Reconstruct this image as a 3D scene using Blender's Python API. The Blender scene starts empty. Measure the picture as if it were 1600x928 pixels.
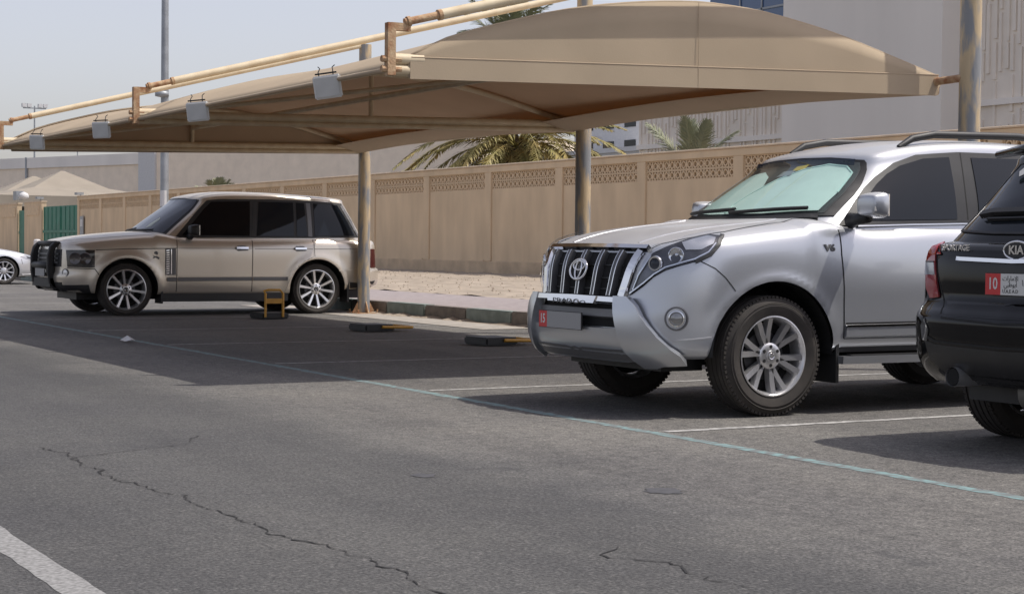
import bpy, bmesh, math, random
from mathutils import Vector, Matrix, geometry
from mathutils.bvhtree import BVHTree
R = math.radians
random.seed(7)
scene = bpy.context.scene
COL = scene.collection

# ------------------------------------------------------------------ camera
CAM_H = 1.073
cd = bpy.data.cameras.new('camera'); cam = bpy.data.objects.new('camera', cd); COL.objects.link(cam)
cd.sensor_width = 36.0; cd.lens = 2689.7 / 1600 * 36; cd.clip_start = .1; cd.clip_end = 5000
th, pi_, ro = R(29.293), R(1.715), R(.552)
fw = Vector((math.sin(th) * math.cos(pi_), math.cos(th) * math.cos(pi_), -math.sin(pi_)))
rt = Vector((math.cos(th), -math.sin(th), 0)); up = rt.cross(fw)
r2 = rt * math.cos(ro) + up * math.sin(ro); u2 = up * math.cos(ro) - rt * math.sin(ro)
M = Matrix((r2, u2, -fw)).transposed().to_4x4(); M.translation = (0, 0, CAM_H); cam.matrix_world = M
scene.camera = cam

# ------------------------------------------------------------------ sky, sun, exposure
SUN = Vector((.50, -.30, 1.0)).normalized()
w = bpy.data.worlds.new('World'); scene.world = w; w.use_nodes = True
nt = w.node_tree; bg = nt.nodes['Background']
sky = nt.nodes.new('ShaderNodeTexSky'); sky.sky_type = 'NISHITA'; sky.sun_disc = False
sky.sun_elevation = math.asin(SUN.z); sky.sun_rotation = math.atan2(SUN.x, SUN.y)
sky.air_density = 1.0; sky.dust_density = 2.0; sky.ozone_density = 1.0; sky.altitude = 0
hz = nt.nodes.new('ShaderNodeHueSaturation'); hz.inputs['Saturation'].default_value = .52   # hazy desert air
tn = nt.nodes.new('ShaderNodeMix'); tn.data_type = 'RGBA'; tn.blend_type = 'MULTIPLY'; tn.inputs[0].default_value = 1; tn.inputs[7].default_value = (1.03, .965, .99, 1)
nt.links.new(sky.outputs[0], hz.inputs['Color']); nt.links.new(hz.outputs[0], tn.inputs[6]); nt.links.new(tn.outputs[2], bg.inputs[0]); bg.inputs[1].default_value = .15
sl = bpy.data.lights.new('sun', 'SUN'); so = bpy.data.objects.new('sun', sl); COL.objects.link(so)
sl.energy = 3.3; sl.angle = R(.53); sl.color = (1, .95, .87)
so.rotation_euler = SUN.to_track_quat('Z', 'Y').to_euler(); so.location = (20, -10, 40)
vs = scene.view_settings; vs.view_transform = 'Standard'; vs.look = 'None'; vs.exposure = 0.13; vs.gamma = 1

# ------------------------------------------------------------------ materials
MATS = {}
def mat(name, col, rough=.6, metal=0, var=0, vscale=6, bump=0, bscale=60, coat=0, spec=.5, col2=None, detail=4, coat_rough=.03, thr=None, stretch=None):
    """Principled material; colour varied by noise between col and col2 (or +-var)."""
    if name in MATS: return MATS[name]
    m = bpy.data.materials.new(name); m.use_nodes = True; t = m.node_tree; b = t.nodes['Principled BSDF']
    b.inputs['Base Color'].default_value = (*col, 1); b.inputs['Roughness'].default_value = rough
    b.inputs['Metallic'].default_value = metal; b.inputs['Coat Weight'].default_value = coat
    b.inputs['Coat Roughness'].default_value = coat_rough; b.inputs['Specular IOR Level'].default_value = spec
    if var or col2 or bump:
        tc = t.nodes.new('ShaderNodeTexCoord'); src = tc.outputs['Object']
        if stretch:
            mp = t.nodes.new('ShaderNodeMapping'); mp.inputs['Scale'].default_value = stretch
            t.links.new(src, mp.inputs[0]); src = mp.outputs[0]
    if var or col2:
        n = t.nodes.new('ShaderNodeTexNoise'); n.inputs['Scale'].default_value = vscale; n.inputs['Detail'].default_value = detail
        t.links.new(src, n.inputs['Vector'])
        r = t.nodes.new('ShaderNodeValToRGB'); lo, hi = thr or (.3, .7)
        r.color_ramp.elements[0].position = lo; r.color_ramp.elements[1].position = hi
        a = col if col2 else tuple(c * (1 - var) for c in col); z = col2 if col2 else tuple(min(1, c * (1 + var)) for c in col)
        r.color_ramp.elements[0].color = (*a, 1); r.color_ramp.elements[1].color = (*z, 1)
        t.links.new(n.outputs['Fac'], r.inputs[0]); t.links.new(r.outputs[0], b.inputs['Base Color'])
    if bump:
        n2 = t.nodes.new('ShaderNodeTexNoise'); n2.inputs['Scale'].default_value = bscale; n2.inputs['Detail'].default_value = 6
        t.links.new(src, n2.inputs['Vector'])
        bp = t.nodes.new('ShaderNodeBump'); bp.inputs['Strength'].default_value = bump; bp.inputs['Distance'].default_value = .02
        t.links.new(n2.outputs['Fac'], bp.inputs['Height']); t.links.new(bp.outputs[0], b.inputs['Normal'])
    MATS[name] = m; return m

def asphalt():
    m = bpy.data.materials.new('asphalt'); m.use_nodes = True; t = m.node_tree; b = t.nodes['Principled BSDF']; N = t.nodes.new; L = t.links.new
    tc = N('ShaderNodeTexCoord'); sp = N('ShaderNodeSeparateXYZ'); L(tc.outputs['Object'], sp.inputs[0])
    def noise(s, d=5, r=.6):
        n = N('ShaderNodeTexNoise'); n.inputs['Scale'].default_value = s; n.inputs['Detail'].default_value = d; n.inputs['Roughness'].default_value = r
        L(tc.outputs['Object'], n.inputs['Vector']); return n.outputs['Fac']
    def math_(op, a, b_=None, c=None):
        k = N('ShaderNodeMath'); k.operation = op
        for i, v in enumerate((a, b_, c)):
            if v is None: continue
            if isinstance(v, (int, float)): k.inputs[i].default_value = v
            else: L(v, k.inputs[i])
        return k.outputs[0]
    def ramp(f, p0, p1, c0, c1):
        r = N('ShaderNodeValToRGB'); r.color_ramp.elements[0].position = p0; r.color_ramp.elements[1].position = p1
        r.color_ramp.elements[0].color = (*c0, 1); r.color_ramp.elements[1].color = (*c1, 1); L(f, r.inputs[0]); return r.outputs[0]
    def mix(f, a, c, mode='MIX'):
        k = N('ShaderNodeMix'); k.data_type = 'RGBA'; k.blend_type = mode
        if isinstance(f, (int, float)): k.inputs['Factor'].default_value = f
        else: L(f, k.inputs['Factor'])
        for i, v in ((6, a), (7, c)):
            if isinstance(v, tuple): k.inputs[i].default_value = (*v, 1)
            else: L(v, k.inputs[i])
        return k.outputs[2]
    # worn parking bays (pale, brownish) against the smoother dark traffic lane, ragged border near x = 4.2
    edge = math_('ADD', sp.outputs[0], math_('MULTIPLY', math_('SUBTRACT', noise(.9, 4), .5), 1.6))
    zone = math_('SMOOTH_MIN', 1.0, math_('MAXIMUM', 0.0, math_('MULTIPLY', math_('SUBTRACT', edge, 3.75), 1.2)), .1)
    base = mix(zone, (.100, .100, .101), (.168, .164, .158))
    patch = ramp(noise(.55, 3), .35, .7, (.86, .86, .88), (1.14, 1.13, 1.10))
    base = mix(1.0, base, patch, 'MULTIPLY')
    grit = ramp(noise(70, 4, .85), .38, .64, (.48, .48, .48), (1.62, 1.60, 1.56))
    base = mix(1.0, base, grit, 'MULTIPLY')
    clump = ramp(noise(13, 5, .75), .36, .66, (.70, .70, .70), (1.30, 1.29, 1.27))
    base = mix(math_('MULTIPLY_ADD', zone, .45, .5), base, mix(1.0, base, clump, 'MULTIPLY'))
    spk = ramp(noise(27, 2, .6), .66, .74, (0, 0, 0), (1, 1, 1)); base = mix(math_('MULTIPLY', spk, .35), base, (.34, .33, .31))
    # polished wheel tracks along the lane and a wide faded repair
    wv = N('ShaderNodeMapping'); wv.inputs['Scale'].default_value = (1.0, .06, 1); L(tc.outputs['Object'], wv.inputs[0]); tn_ = N('ShaderNodeTexNoise'); tn_.inputs['Scale'].default_value = 1.3; tn_.inputs['Detail'].default_value = 4; L(wv.outputs[0], tn_.inputs['Vector'])
    base = mix(1.0, base, ramp(tn_.outputs['Fac'], .35, .68, (.84, .84, .85), (1.14, 1.14, 1.13)), 'MULTIPLY')
    vo = N('ShaderNodeTexVoronoi'); vo.inputs['Scale'].default_value = 42; L(tc.outputs['Object'], vo.inputs['Vector'])
    stone = ramp(vo.outputs['Distance'], .0, .42, (1.32, 1.30, 1.27), (.86, .86, .86))
    base = mix(1.0, base, stone, 'MULTIPLY')
    # old dark oil drips and scuffs
    mp = N('ShaderNodeMapping'); mp.inputs['Scale'].default_value = (1.1, .55, 1); L(tc.outputs['Object'], mp.inputs[0])
    n2 = N('ShaderNodeTexNoise'); n2.inputs['Scale'].default_value = 2.6; n2.inputs['Detail'].default_value = 3; L(mp.outputs[0], n2.inputs['Vector'])
    oil = ramp(n2.outputs['Fac'], .69, .75, (0, 0, 0), (1, 1, 1))
    base = mix(math_('MULTIPLY', oil, .45), base, (.05, .05, .053))
    L(base, b.inputs['Base Color']); b.inputs['Roughness'].default_value = .88; b.inputs['Specular IOR Level'].default_value = .3
    bp = N('ShaderNodeBump'); bp.inputs['Strength'].default_value = .55; bp.inputs['Distance'].default_value = .012
    L(math_('ADD', noise(85, 3, .8), math_('MULTIPLY', vo.outputs['Distance'], -.8)), bp.inputs['Height']); L(bp.outputs[0], b.inputs['Normal'])
    return m

def glass_mat(name, tint, alpha_rough=.0, keep=.75):
    """thin clear glass: transparent with fresnel gloss."""
    m = bpy.data.materials.new(name); m.use_nodes = True; t = m.node_tree; t.nodes.clear(); N = t.nodes.new
    o = N('ShaderNodeOutputMaterial'); tr = N('ShaderNodeBsdfTransparent'); tr.inputs[0].default_value = (*[c * keep for c in tint], 1)
    gl = N('ShaderNodeBsdfGlossy'); gl.inputs['Roughness'].default_value = alpha_rough
    lw = N('ShaderNodeLayerWeight'); pw = N('ShaderNodeMath'); pw.operation = 'POWER'; pw.inputs[1].default_value = 5; ma = N('ShaderNodeMath'); ma.operation = 'MULTIPLY_ADD'; ma.inputs[1].default_value = .9; ma.inputs[2].default_value = .045; mx = N('ShaderNodeMixShader')
    t.links.new(lw.outputs['Facing'], pw.inputs[0]); t.links.new(pw.outputs[0], ma.inputs[0]); t.links.new(ma.outputs[0], mx.inputs[0]); t.links.new(tr.outputs[0], mx.inputs[1]); t.links.new(gl.outputs[0], mx.inputs[2]); t.links.new(mx.outputs[0], o.inputs[0])
    return m

def dusty_paint(name, col, metal, rough, dust, amount, spec=.5):
    """metallic car paint under clear coat, dust settled on faces that look up."""
    m = bpy.data.materials.new(name); m.use_nodes = True; t = m.node_tree; b = t.nodes['Principled BSDF']; N = t.nodes.new; L = t.links.new
    g = N('ShaderNodeNewGeometry'); sp = N('ShaderNodeSeparateXYZ'); L(g.outputs['True Normal'], sp.inputs[0])
    tc = N('ShaderNodeTexCoord'); n = N('ShaderNodeTexNoise'); n.inputs['Scale'].default_value = 3; n.inputs['Detail'].default_value = 6; L(tc.outputs['Object'], n.inputs['Vector'])
    mr = N('ShaderNodeMapRange'); mr.inputs[1].default_value = .55; mr.inputs[2].default_value = 1.0; mr.inputs[3].default_value = .02; mr.inputs[4].default_value = amount; L(sp.outputs[2], mr.inputs[0])
    mu = N('ShaderNodeMath'); mu.operation = 'MULTIPLY'; L(mr.outputs[0], mu.inputs[0])
    m2 = N('ShaderNodeMapRange'); m2.inputs[1].default_value = .3; m2.inputs[2].default_value = .7; m2.inputs[3].default_value = .75; m2.inputs[4].default_value = 1.15; L(n.outputs['Fac'], m2.inputs[0]); L(m2.outputs[0], mu.inputs[1])
    mx = N('ShaderNodeMix'); mx.data_type = 'RGBA'; mx.inputs[6].default_value = (*col, 1); mx.inputs[7].default_value = (*dust, 1); L(mu.outputs[0], mx.inputs[0]); L(mx.outputs[2], b.inputs['Base Color'])
    mm = N('ShaderNodeMath'); mm.operation = 'MULTIPLY_ADD'; mm.inputs[1].default_value = -metal; mm.inputs[2].default_value = metal; L(mu.outputs[0], mm.inputs[0]); L(mm.outputs[0], b.inputs['Metallic'])
    rr = N('ShaderNodeMath'); rr.operation = 'MULTIPLY_ADD'; rr.inputs[1].default_value = .45; rr.inputs[2].default_value = rough; L(mu.outputs[0], rr.inputs[0]); L(rr.outputs[0], b.inputs['Roughness'])
    cw = N('ShaderNodeMath'); cw.operation = 'MULTIPLY_ADD'; cw.inputs[1].default_value = -1.0; cw.inputs[2].default_value = .75; L(mu.outputs[0], cw.inputs[0]); L(cw.outputs[0], b.inputs['Coat Weight'])
    b.inputs['Coat Roughness'].default_value = .04; b.inputs['Specular IOR Level'].default_value = spec
    return m

M_ASPH = asphalt()
M_WHITE_LINE = mat('road_paint_white', (.24, .235, .225), .85, var=.0, col2=(.46, .45, .43), vscale=18, detail=10, thr=(.38, .60))
M_LANE_LINE = mat('road_paint_worn', (.13, .128, .125), .85, col2=(.30, .297, .29), vscale=55, detail=9, thr=(.30, .62))
M_TEAL_LINE = mat('road_paint_teal', (.15, .165, .165), .85, col2=(.19, .30, .30), vscale=16, detail=10, thr=(.42, .62))
M_CRACK = mat('crack_dark', (.022, .021, .021), .95)
M_STAIN = mat('oil_stain', (.070, .070, .075), .7, var=.25, vscale=20)
M_CONC = mat('concrete', (.36, .33, .29), .9, var=.16, vscale=4, bump=.3)
M_KERB_B = mat('kerb_brown', (.17, .145, .125), .85, var=.25, vscale=7, bump=.35)
M_KERB_G = mat('kerb_green', (.20, .235, .215), .85, var=.2, vscale=7, bump=.35)
M_PAVE = mat('paving', (.30, .26, .255), .9, var=.15, vscale=9, bump=.3)
M_SAND = mat('sand', (.28, .232, .18), .95, col2=(.41, .342, .268), vscale=1.6, detail=9, bump=.9, bscale=9)
M_WALL = mat('wall_render', (.66, .512, .345), .92, var=.11, vscale=1.6, bump=.25, bscale=35, stretch=(1, 1, .35), detail=9)
M_WALL_CAP = mat('wall_cap', (.62, .50, .37), .92, var=.1, vscale=3)
M_WALL_FOOT = mat('wall_foot', (.44, .34, .235), .95, col2=(.66, .51, .345), vscale=1.7, detail=8, bump=.5, bscale=14)
M_BLOCK = mat('breeze_block', (.66, .508, .34), .92, var=.1, vscale=5)
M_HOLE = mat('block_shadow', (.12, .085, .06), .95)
M_FABRIC = mat('shade_cloth', (.57, .46, .325), .9, var=.07, vscale=1.4, bump=.06, bscale=90, detail=7)
def cloth_through(m, tint, w_):
    t = m.node_tree; b = t.nodes['Principled BSDF']; o = t.nodes['Material Output']; tr = t.nodes.new('ShaderNodeBsdfTranslucent'); tr.inputs[0].default_value = (*tint, 1); mx = t.nodes.new('ShaderNodeMixShader'); mx.inputs[0].default_value = w_
    t.links.new(b.outputs[0], mx.inputs[1]); t.links.new(tr.outputs[0], mx.inputs[2]); t.links.new(mx.outputs[0], o.inputs[0])
cloth_through(M_FABRIC, (.36, .21, .105), .30)
M_TUBE = mat('cream_tube', (.58, .46, .30), .6, col2=(.70, .60, .42), vscale=7, detail=8)
M_RUST = mat('rust', (.30, .125, .055), .9, col2=(.56, .41, .25), vscale=16, detail=8, bump=.3)
M_POLE = mat('peeling_pole', (.23, .24, .25), .55, col2=(.50, .39, .24), vscale=11, detail=10, thr=(.43, .57), stretch=(1, 1, .22), bump=.2, bscale=30)
M_GALV = mat('galvanised', (.34, .36, .38), .5, metal=.4, var=.12, vscale=5)
M_BLACK = mat('black_plastic', (.018, .018, .019), .5, var=.2, bump=.08, bscale=200)
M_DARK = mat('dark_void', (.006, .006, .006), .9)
M_RUBBER = mat('tyre_rubber', (.030, .027, .025), .82, col2=(.052, .045, .039), vscale=9, detail=6)
M_CHROME = mat('chrome', (.78, .78, .79), .09, metal=1)
M_ALLOY = mat('alloy', (.70, .70, .71), .32, metal=.85, var=.06)
M_ALLOY_D = mat('alloy_dark', (.10, .10, .105), .4, metal=.7)
M_TINT = mat('tinted_glass', (.010, .013, .018), .03, spec=.32)
M_TINT2 = mat('tinted_glass_deep', (.007, .007, .009), .03, spec=.22)
M_SEAM = mat('panel_gap', (.012, .012, .012), .8)
M_SILVER = dusty_paint('silver_paint', (.51, .53, .565), .60, .27, (.45, .43, .40), .50)
M_CHAMP = dusty_paint('champagne_paint', (.62, .565, .485), .60, .26, (.52, .48, .42), .45)
M_BLACKP = dusty_paint('black_paint', (.0035, .0035, .004), .0, .12, (.08, .075, .068), .06, spec=.02)
M_WHITECAR = dusty_paint('white_silver_paint', (.62, .63, .65), .6, .3, (.5, .48, .45), .3)
M_RED = mat('red_lens', (.30, .008, .010), .08, spec=.7, coat=1)
M_LENS = mat('clear_lens', (.42, .43, .45), .14, metal=.55, spec=.7, coat=1)
M_LAMP_IN = mat('lamp_inner', (.10, .10, .105), .16, metal=.8, var=.6, vscale=9)
M_PLATE = mat('plate_white', (.62, .62, .60), .4)
M_PLATE_G = mat('plate_grey', (.30, .30, .30), .5)
M_PLATE_R = mat('plate_red', (.55, .035, .035), .4)
M_INK = mat('ink', (.015, .015, .015), .5)
M_YELLOW = mat('yellow_bar', (.50, .26, .035), .5, var=.15, vscale=8)
M_GREEN = mat('green_gate', (.025, .17, .115), .5, var=.15, vscale=2)
M_FLOOD = mat('flood_glass', (.52, .52, .50), .6, var=.08)
M_FLOODF = mat('flood_frame', (.70, .70, .68), .6)
M_SHADE = mat('sunshade_cloth', (.64, .755, .71), .55, var=.06, vscale=5)
M_LEAF = mat('palm_leaf', (.22, .215, .075), .6, col2=(.44, .33, .12), vscale=1.2, detail=3)
M_LEAF_G = mat('palm_leaf_grey', (.20, .225, .145), .6, col2=(.30, .30, .19), vscale=1.5, detail=3)
M_TRUNK = mat('palm_trunk', (.10, .075, .05), .95, var=.4, vscale=8, bump=.6, bscale=14)
M_BLD = mat('hall_panel', (.86, .79, .70), .9, var=.06, vscale=.8)
M_BLD_S = mat('hall_smooth', (.86, .81, .745), .85, var=.06, vscale=.4, stretch=(1, 1, .15), detail=8)
M_BLD_L = mat('hall_left', (.90, .77, .62), .9, var=.06, vscale=1.2, bump=.5, bscale=3)
M_BWHITE = mat('white_building', (.62, .62, .62), .8, var=.05)
M_BLUEG = mat('blue_curtain_glass', (.035, .085, .20), .06, spec=.8)
M_TENT = mat('tent_cloth', (.30, .262, .212), .9, var=.08, vscale=.7)

# ------------------------------------------------------------------ mesh helpers
def link(o, parent=None, label=None, cat=None, group=None, kind=None):
    COL.objects.link(o)
    if parent is not None: o.parent = parent
    if label: o['label'] = label
    if cat: o['category'] = cat
    if group: o['group'] = group
    if kind: o['kind'] = kind
    return o
def empty(name, loc=(0, 0, 0), rz=0, **k):
    o = bpy.data.objects.new(name, None); o.location = loc; o.rotation_euler = (0, 0, rz); o.empty_display_size = .2
    return link(o, **k)
class MB:
    """collects verts and faces for ONE mesh object"""
    def __init__(s): s.v = []; s.f = []; s.m = []
    def add(s, vs, fs, mi=0):
        b = len(s.v); s.v += [tuple(v) for v in vs]; s.f += [tuple(i + b for i in f) for f in fs]; s.m += [mi] * len(fs); return s
    def box(s, a, b, mi=0, M=None):
        x0, y0, z0 = a; x1, y1, z1 = b
        vs = [Vector(p) for p in ((x0, y0, z0), (x1, y0, z0), (x1, y1, z0), (x0, y1, z0), (x0, y0, z1), (x1, y0, z1), (x1, y1, z1), (x0, y1, z1))]
        if M: vs = [M @ v for v in vs]
        return s.add(vs, [(0, 3, 2, 1), (4, 5, 6, 7), (0, 1, 5, 4), (1, 2, 6, 5), (2, 3, 7, 6), (3, 0, 4, 7)], mi)
    def tube(s, pts, r, n=10, mi=0, caps=True):
        pts = [Vector(p) for p in pts]; rs = r if isinstance(r, (list, tuple)) else [r] * len(pts); b = len(s.v); prev = None
        for i, p in enumerate(pts):
            t = (pts[min(i + 1, len(pts) - 1)] - pts[max(i - 1, 0)]).normalized()
            if prev is None: a = t.orthogonal().normalized()
            else: a = (prev - t * prev.dot(t)).normalized()
            prev = a; c = t.cross(a)
            for k in range(n):
                q = 2 * math.pi * k / n; s.v.append(tuple(p + (a * math.cos(q) + c * math.sin(q)) * rs[i]))
        for i in range(len(pts) - 1):
            for k in range(n):
                s.f.append((b + i * n + k, b + i * n + (k + 1) % n, b + (i + 1) * n + (k + 1) % n, b + (i + 1) * n + k)); s.m.append(mi)
        if caps:
            s.f.append(tuple(b + k for k in range(n))[::-1]); s.m.append(mi)
            e = b + (len(pts) - 1) * n; s.f.append(tuple(e + k for k in range(n))); s.m.append(mi)
        return s
    def lathe(s, prof, n=48, mi=0, axis='y', c=(0, 0, 0), close=False):
        """profile [(axial, radius)] turned about the axis"""
        b = len(s.v); k0 = len(prof)
        for i in range(n):
            q = 2 * math.pi * i / n; cs, sn = math.cos(q), math.sin(q)
            for a, r in prof:
                p = (r * cs, a, r * sn) if axis == 'y' else ((a, r * cs, r * sn) if axis == 'x' else (r * cs, r * sn, a))
                s.v.append((p[0] + c[0], p[1] + c[1], p[2] + c[2]))
        for i in range(n):
            j = (i + 1) % n
            for k in range(k0 - 1 if not close else k0):
                l = (k + 1) % k0
                s.f.append((b + i * k0 + k, b + i * k0 + l, b + j * k0 + l, b + j * k0 + k)); s.m.append(mi)
        return s
    def mesh(s, name, mats, smooth=False, fix=True):
        me = bpy.data.meshes.new(name); me.from_pydata(s.v, [], s.f)
        for m in (mats if isinstance(mats, (list, tuple)) else [mats]): me.materials.append(m)
        me.polygons.foreach_set('material_index', s.m)
        if fix:
            bm = bmesh.new(); bm.from_mesh(me); bmesh.ops.recalc_face_normals(bm, faces=bm.faces); bm.to_mesh(me); bm.free()
        if smooth:
            me.polygons.foreach_set('use_smooth', [True] * len(me.polygons))
            if smooth is not True: me.set_sharp_from_angle(angle=R(smooth))
        me.update(); return me
    def build(s, name, mats, parent=None, smooth=False, fix=True, **k):
        return link(bpy.data.objects.new(name, s.mesh(name, mats, smooth, fix)), parent, **k)

def catmull(P, n):
    """n samples through the points (tuples of any length), arc-length-ish spaced"""
    P = [tuple(p) for p in P]; d = [0]
    for a, b in zip(P, P[1:]): d.append(d[-1] + max(1e-6, math.dist(a[:3], b[:3])))
    out = []; m = len(P)
    for i in range(n):
        s = d[-1] * i / (n - 1); k = 0
        while k < m - 2 and s > d[k + 1]: k += 1
        t = (s - d[k]) / (d[k + 1] - d[k]); h = d[k + 1] - d[k]
        res = []
        for c in range(len(P[0])):
            p1, p2 = P[k][c], P[k + 1][c]
            m1 = (P[k + 1][c] - P[k - 1][c]) / (d[k + 1] - d[k - 1]) * h if k > 0 else (p2 - p1)
            m2 = (P[k + 2][c] - P[k][c]) / (d[k + 2] - d[k]) * h if k < m - 2 else (p2 - p1)
            t2, t3 = t * t, t * t * t
            res.append((2 * t3 - 3 * t2 + 1) * p1 + (t3 - 2 * t2 + t) * m1 + (-2 * t3 + 3 * t2) * p2 + (t3 - t2) * m2)
        out.append(tuple(res))
    return out
def interp(pts, x):
    """smooth-ish 1D interpolation through (x, value), x ascending"""
    if x <= pts[0][0]: return pts[0][1]
    if x >= pts[-1][0]: return pts[-1][1]
    for k in range(len(pts) - 1):
        if x <= pts[k + 1][0]:
            (x0, a), (x1, b) = pts[k], pts[k + 1]; h = x1 - x0; t = (x - x0) / h
            m0 = (b - pts[k - 1][1]) / (x1 - pts[k - 1][0]) * h if k > 0 else b - a
            m1 = (pts[k + 2][1] - a) / (pts[k + 2][0] - x0) * h if k < len(pts) - 2 else b - a
            return (2*t**3-3*t*t+1)*a + (t**3-2*t*t+t)*m0 + (-2*t**3+3*t*t)*b + (t**3-t*t)*m1

def cdt(poly, step, extra=()):
    """triangulate a 2D polygon with interior grid points -> (verts2d, tris, boundary index list)"""
    B = []
    for i, a in enumerate(poly):
        b = poly[(i + 1) % len(poly)]; n = max(1, int(math.dist(a, b) / step + .5))
        for k in range(n): B.append(Vector((a[0] + (b[0] - a[0]) * k / n, a[1] + (b[1] - a[1]) * k / n)))
    nb = len(B); xs = [p.x for p in B]; ys = [p.y for p in B]; I = []
    def inside(x, y):
        c = False; j = nb - 1
        for i in range(nb):
            if (B[i].y > y) != (B[j].y > y) and x < (B[j].x - B[i].x) * (y - B[i].y) / (B[j].y - B[i].y) + B[i].x: c = not c
            j = i
        return c
    nx = int((max(xs) - min(xs)) / step); ny = int((max(ys) - min(ys)) / step)
    for i in range(1, nx + 1):
        for j in range(1, ny + 1):
            x = min(xs) + (max(xs) - min(xs)) * i / (nx + 1); y = min(ys) + (max(ys) - min(ys)) * j / (ny + 1)
            if inside(x, y) and min((x - p.x) ** 2 + (y - p.y) ** 2 for p in B) > (step * .45) ** 2: I.append(Vector((x, y)))
    r = geometry.delaunay_2d_cdt(B + I, [], [list(range(nb))], 1, 1e-6)
    return r[0], r[2], nb

class Surf:
    """a body shell that trim can be laid on"""
    def __init__(s, verts, faces): s.bvh = BVHTree.FromPolygons([Vector(v) for v in verts], faces)
    def hit(s, o, d):
        p, n, i, t = s.bvh.ray_cast(o, d)
        if p is None:
            best = None
            for k in range(0, 60):
                q = o + d * (k * .1); r = s.bvh.find_nearest(q)
                if r[0] is not None and (best is None or r[3] < best[3]): best = r
            p, n = best[0], best[1]
        if n.dot(d) > 0: n = -n
        return p, n
FR = {  # 2D frames: (a, b) -> origin + u a + v b, looked at along d
    'left': (Vector((0, 3, 0)), Vector((1, 0, 0)), Vector((0, 0, 1)), Vector((0, -1, 0))),
    'right': (Vector((0, -3, 0)), Vector((1, 0, 0)), Vector((0, 0, 1)), Vector((0, 1, 0))),
    'front': (Vector((4, 0, 0)), Vector((0, 1, 0)), Vector((0, 0, 1)), Vector((-1, 0, 0))),
    'rear': (Vector((-7, 0, 0)), Vector((0, 1, 0)), Vector((0, 0, 1)), Vector((1, 0, 0))),
    'top': (Vector((0, 0, 4)), Vector((1, 0, 0)), Vector((0, 1, 0)), Vector((0, 0, -1)))}
def corner_frame(deg, side=1):
    """look at the body from the front corner, deg away from straight ahead"""
    a = R(deg); d = Vector((-math.cos(a), -math.sin(a) * side, 0)); u = Vector((-math.sin(a), math.cos(a) * side, 0))
    return (-d * 4, u, Vector((0, 0, 1)), d)
def panel(name, poly, frame, surf, off, thick, m, parent, step=.05, smooth=True, **k):
    o, u, v, d = FR[frame] if isinstance(frame, str) else frame
    V, T, nb = cdt(poly, step); top = []; bot = []
    for p in V:
        h, n = surf.hit(o + u * p.x + v * p.y, d); top.append(h + n * off); bot.append(h + n * (off - thick))
    mb = MB(); mb.add(top, [tuple(t) for t in T])
    edges = {}
    for t in T:
        for i in range(len(t)):
            e = (t[i], t[(i + 1) % len(t)]); edges[e] = 1
    rim = [e for e in edges if (e[1], e[0]) not in edges]
    for a, b in rim: mb.add([top[a], top[b], bot[b], bot[a]], [(0, 3, 2, 1)])
    me = mb.mesh(name, m, smooth, fix=False)
    # face outwards
    if len(me.polygons) and me.polygons[0].normal.dot(d) > 0: me.flip_normals()
    return link(bpy.data.objects.new(name, me), parent, **k)
def ribbon(name, line, frame, surf, width, off, m, parent, thick=0, step=.03, close=False, **k):
    """strip (or bar, when thick) laid along a 2D line on the surface"""
    o, u, v, d = FR[frame] if isinstance(frame, str) else frame
    pts = []
    L = list(line) + ([line[0]] if close else [])
    for a, b in zip(L, L[1:]):
        n = max(1, int(math.dist(a, b) / step + .5))
        for i in range(n): pts.append((a[0] + (b[0] - a[0]) * i / n, a[1] + (b[1] - a[1]) * i / n))
    pts.append(L[-1]); H = [surf.hit(o + u * p[0] + v * p[1], d) for p in pts]; mb = MB(); V = []
    for i, (p, n) in enumerate(H):
        t = (H[min(i + 1, len(H) - 1)][0] - H[max(i - 1, 0)][0]).normalized(); s = t.cross(n).normalized() * width / 2
        if thick: V += [p - s + n * (off - thick), p - s * .8 + n * off, p + s * .8 + n * off, p + s + n * (off - thick)]
        else: V += [p - s + n * off, p + s + n * off]
    c = 4 if thick else 2
    F = []
    for i in range(len(H) - 1):
        for j in range(c - 1): F.append((i * c + j, i * c + j + 1, (i + 1) * c + j + 1, (i + 1) * c + j))
    mb.add(V, F); me = mb.mesh(name, m, False, fix=False)
    if len(me.polygons) and me.polygons[min(1, len(me.polygons) - 1)].normal.dot(d) > 0: me.flip_normals()
    return link(bpy.data.objects.new(name, me), parent, **k)
def text(name, body, size, m, parent, loc, rot, depth=.002, align='CENTER', sx=1, bold=0, **k):
    c = bpy.data.curves.new(name, 'FONT'); c.body = body; c.size = size; c.extrude = depth; c.align_x = align; c.align_y = 'CENTER'; c.offset = bold
    c.resolution_u = 2
    t = bpy.data.objects.new('tmp_text', c); COL.objects.link(t); bpy.context.view_layer.update()
    me = bpy.data.meshes.new_from_object(t.evaluated_get(bpy.context.evaluated_depsgraph_get())); bpy.data.objects.remove(t); bpy.data.curves.remove(c)
    me.materials.clear(); me.materials.append(m); me.name = name
    o = bpy.data.objects.new(name, me); o.location = loc; o.rotation_euler = rot; o.scale = (sx, 1, 1)
    return link(o, parent, **k)

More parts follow.
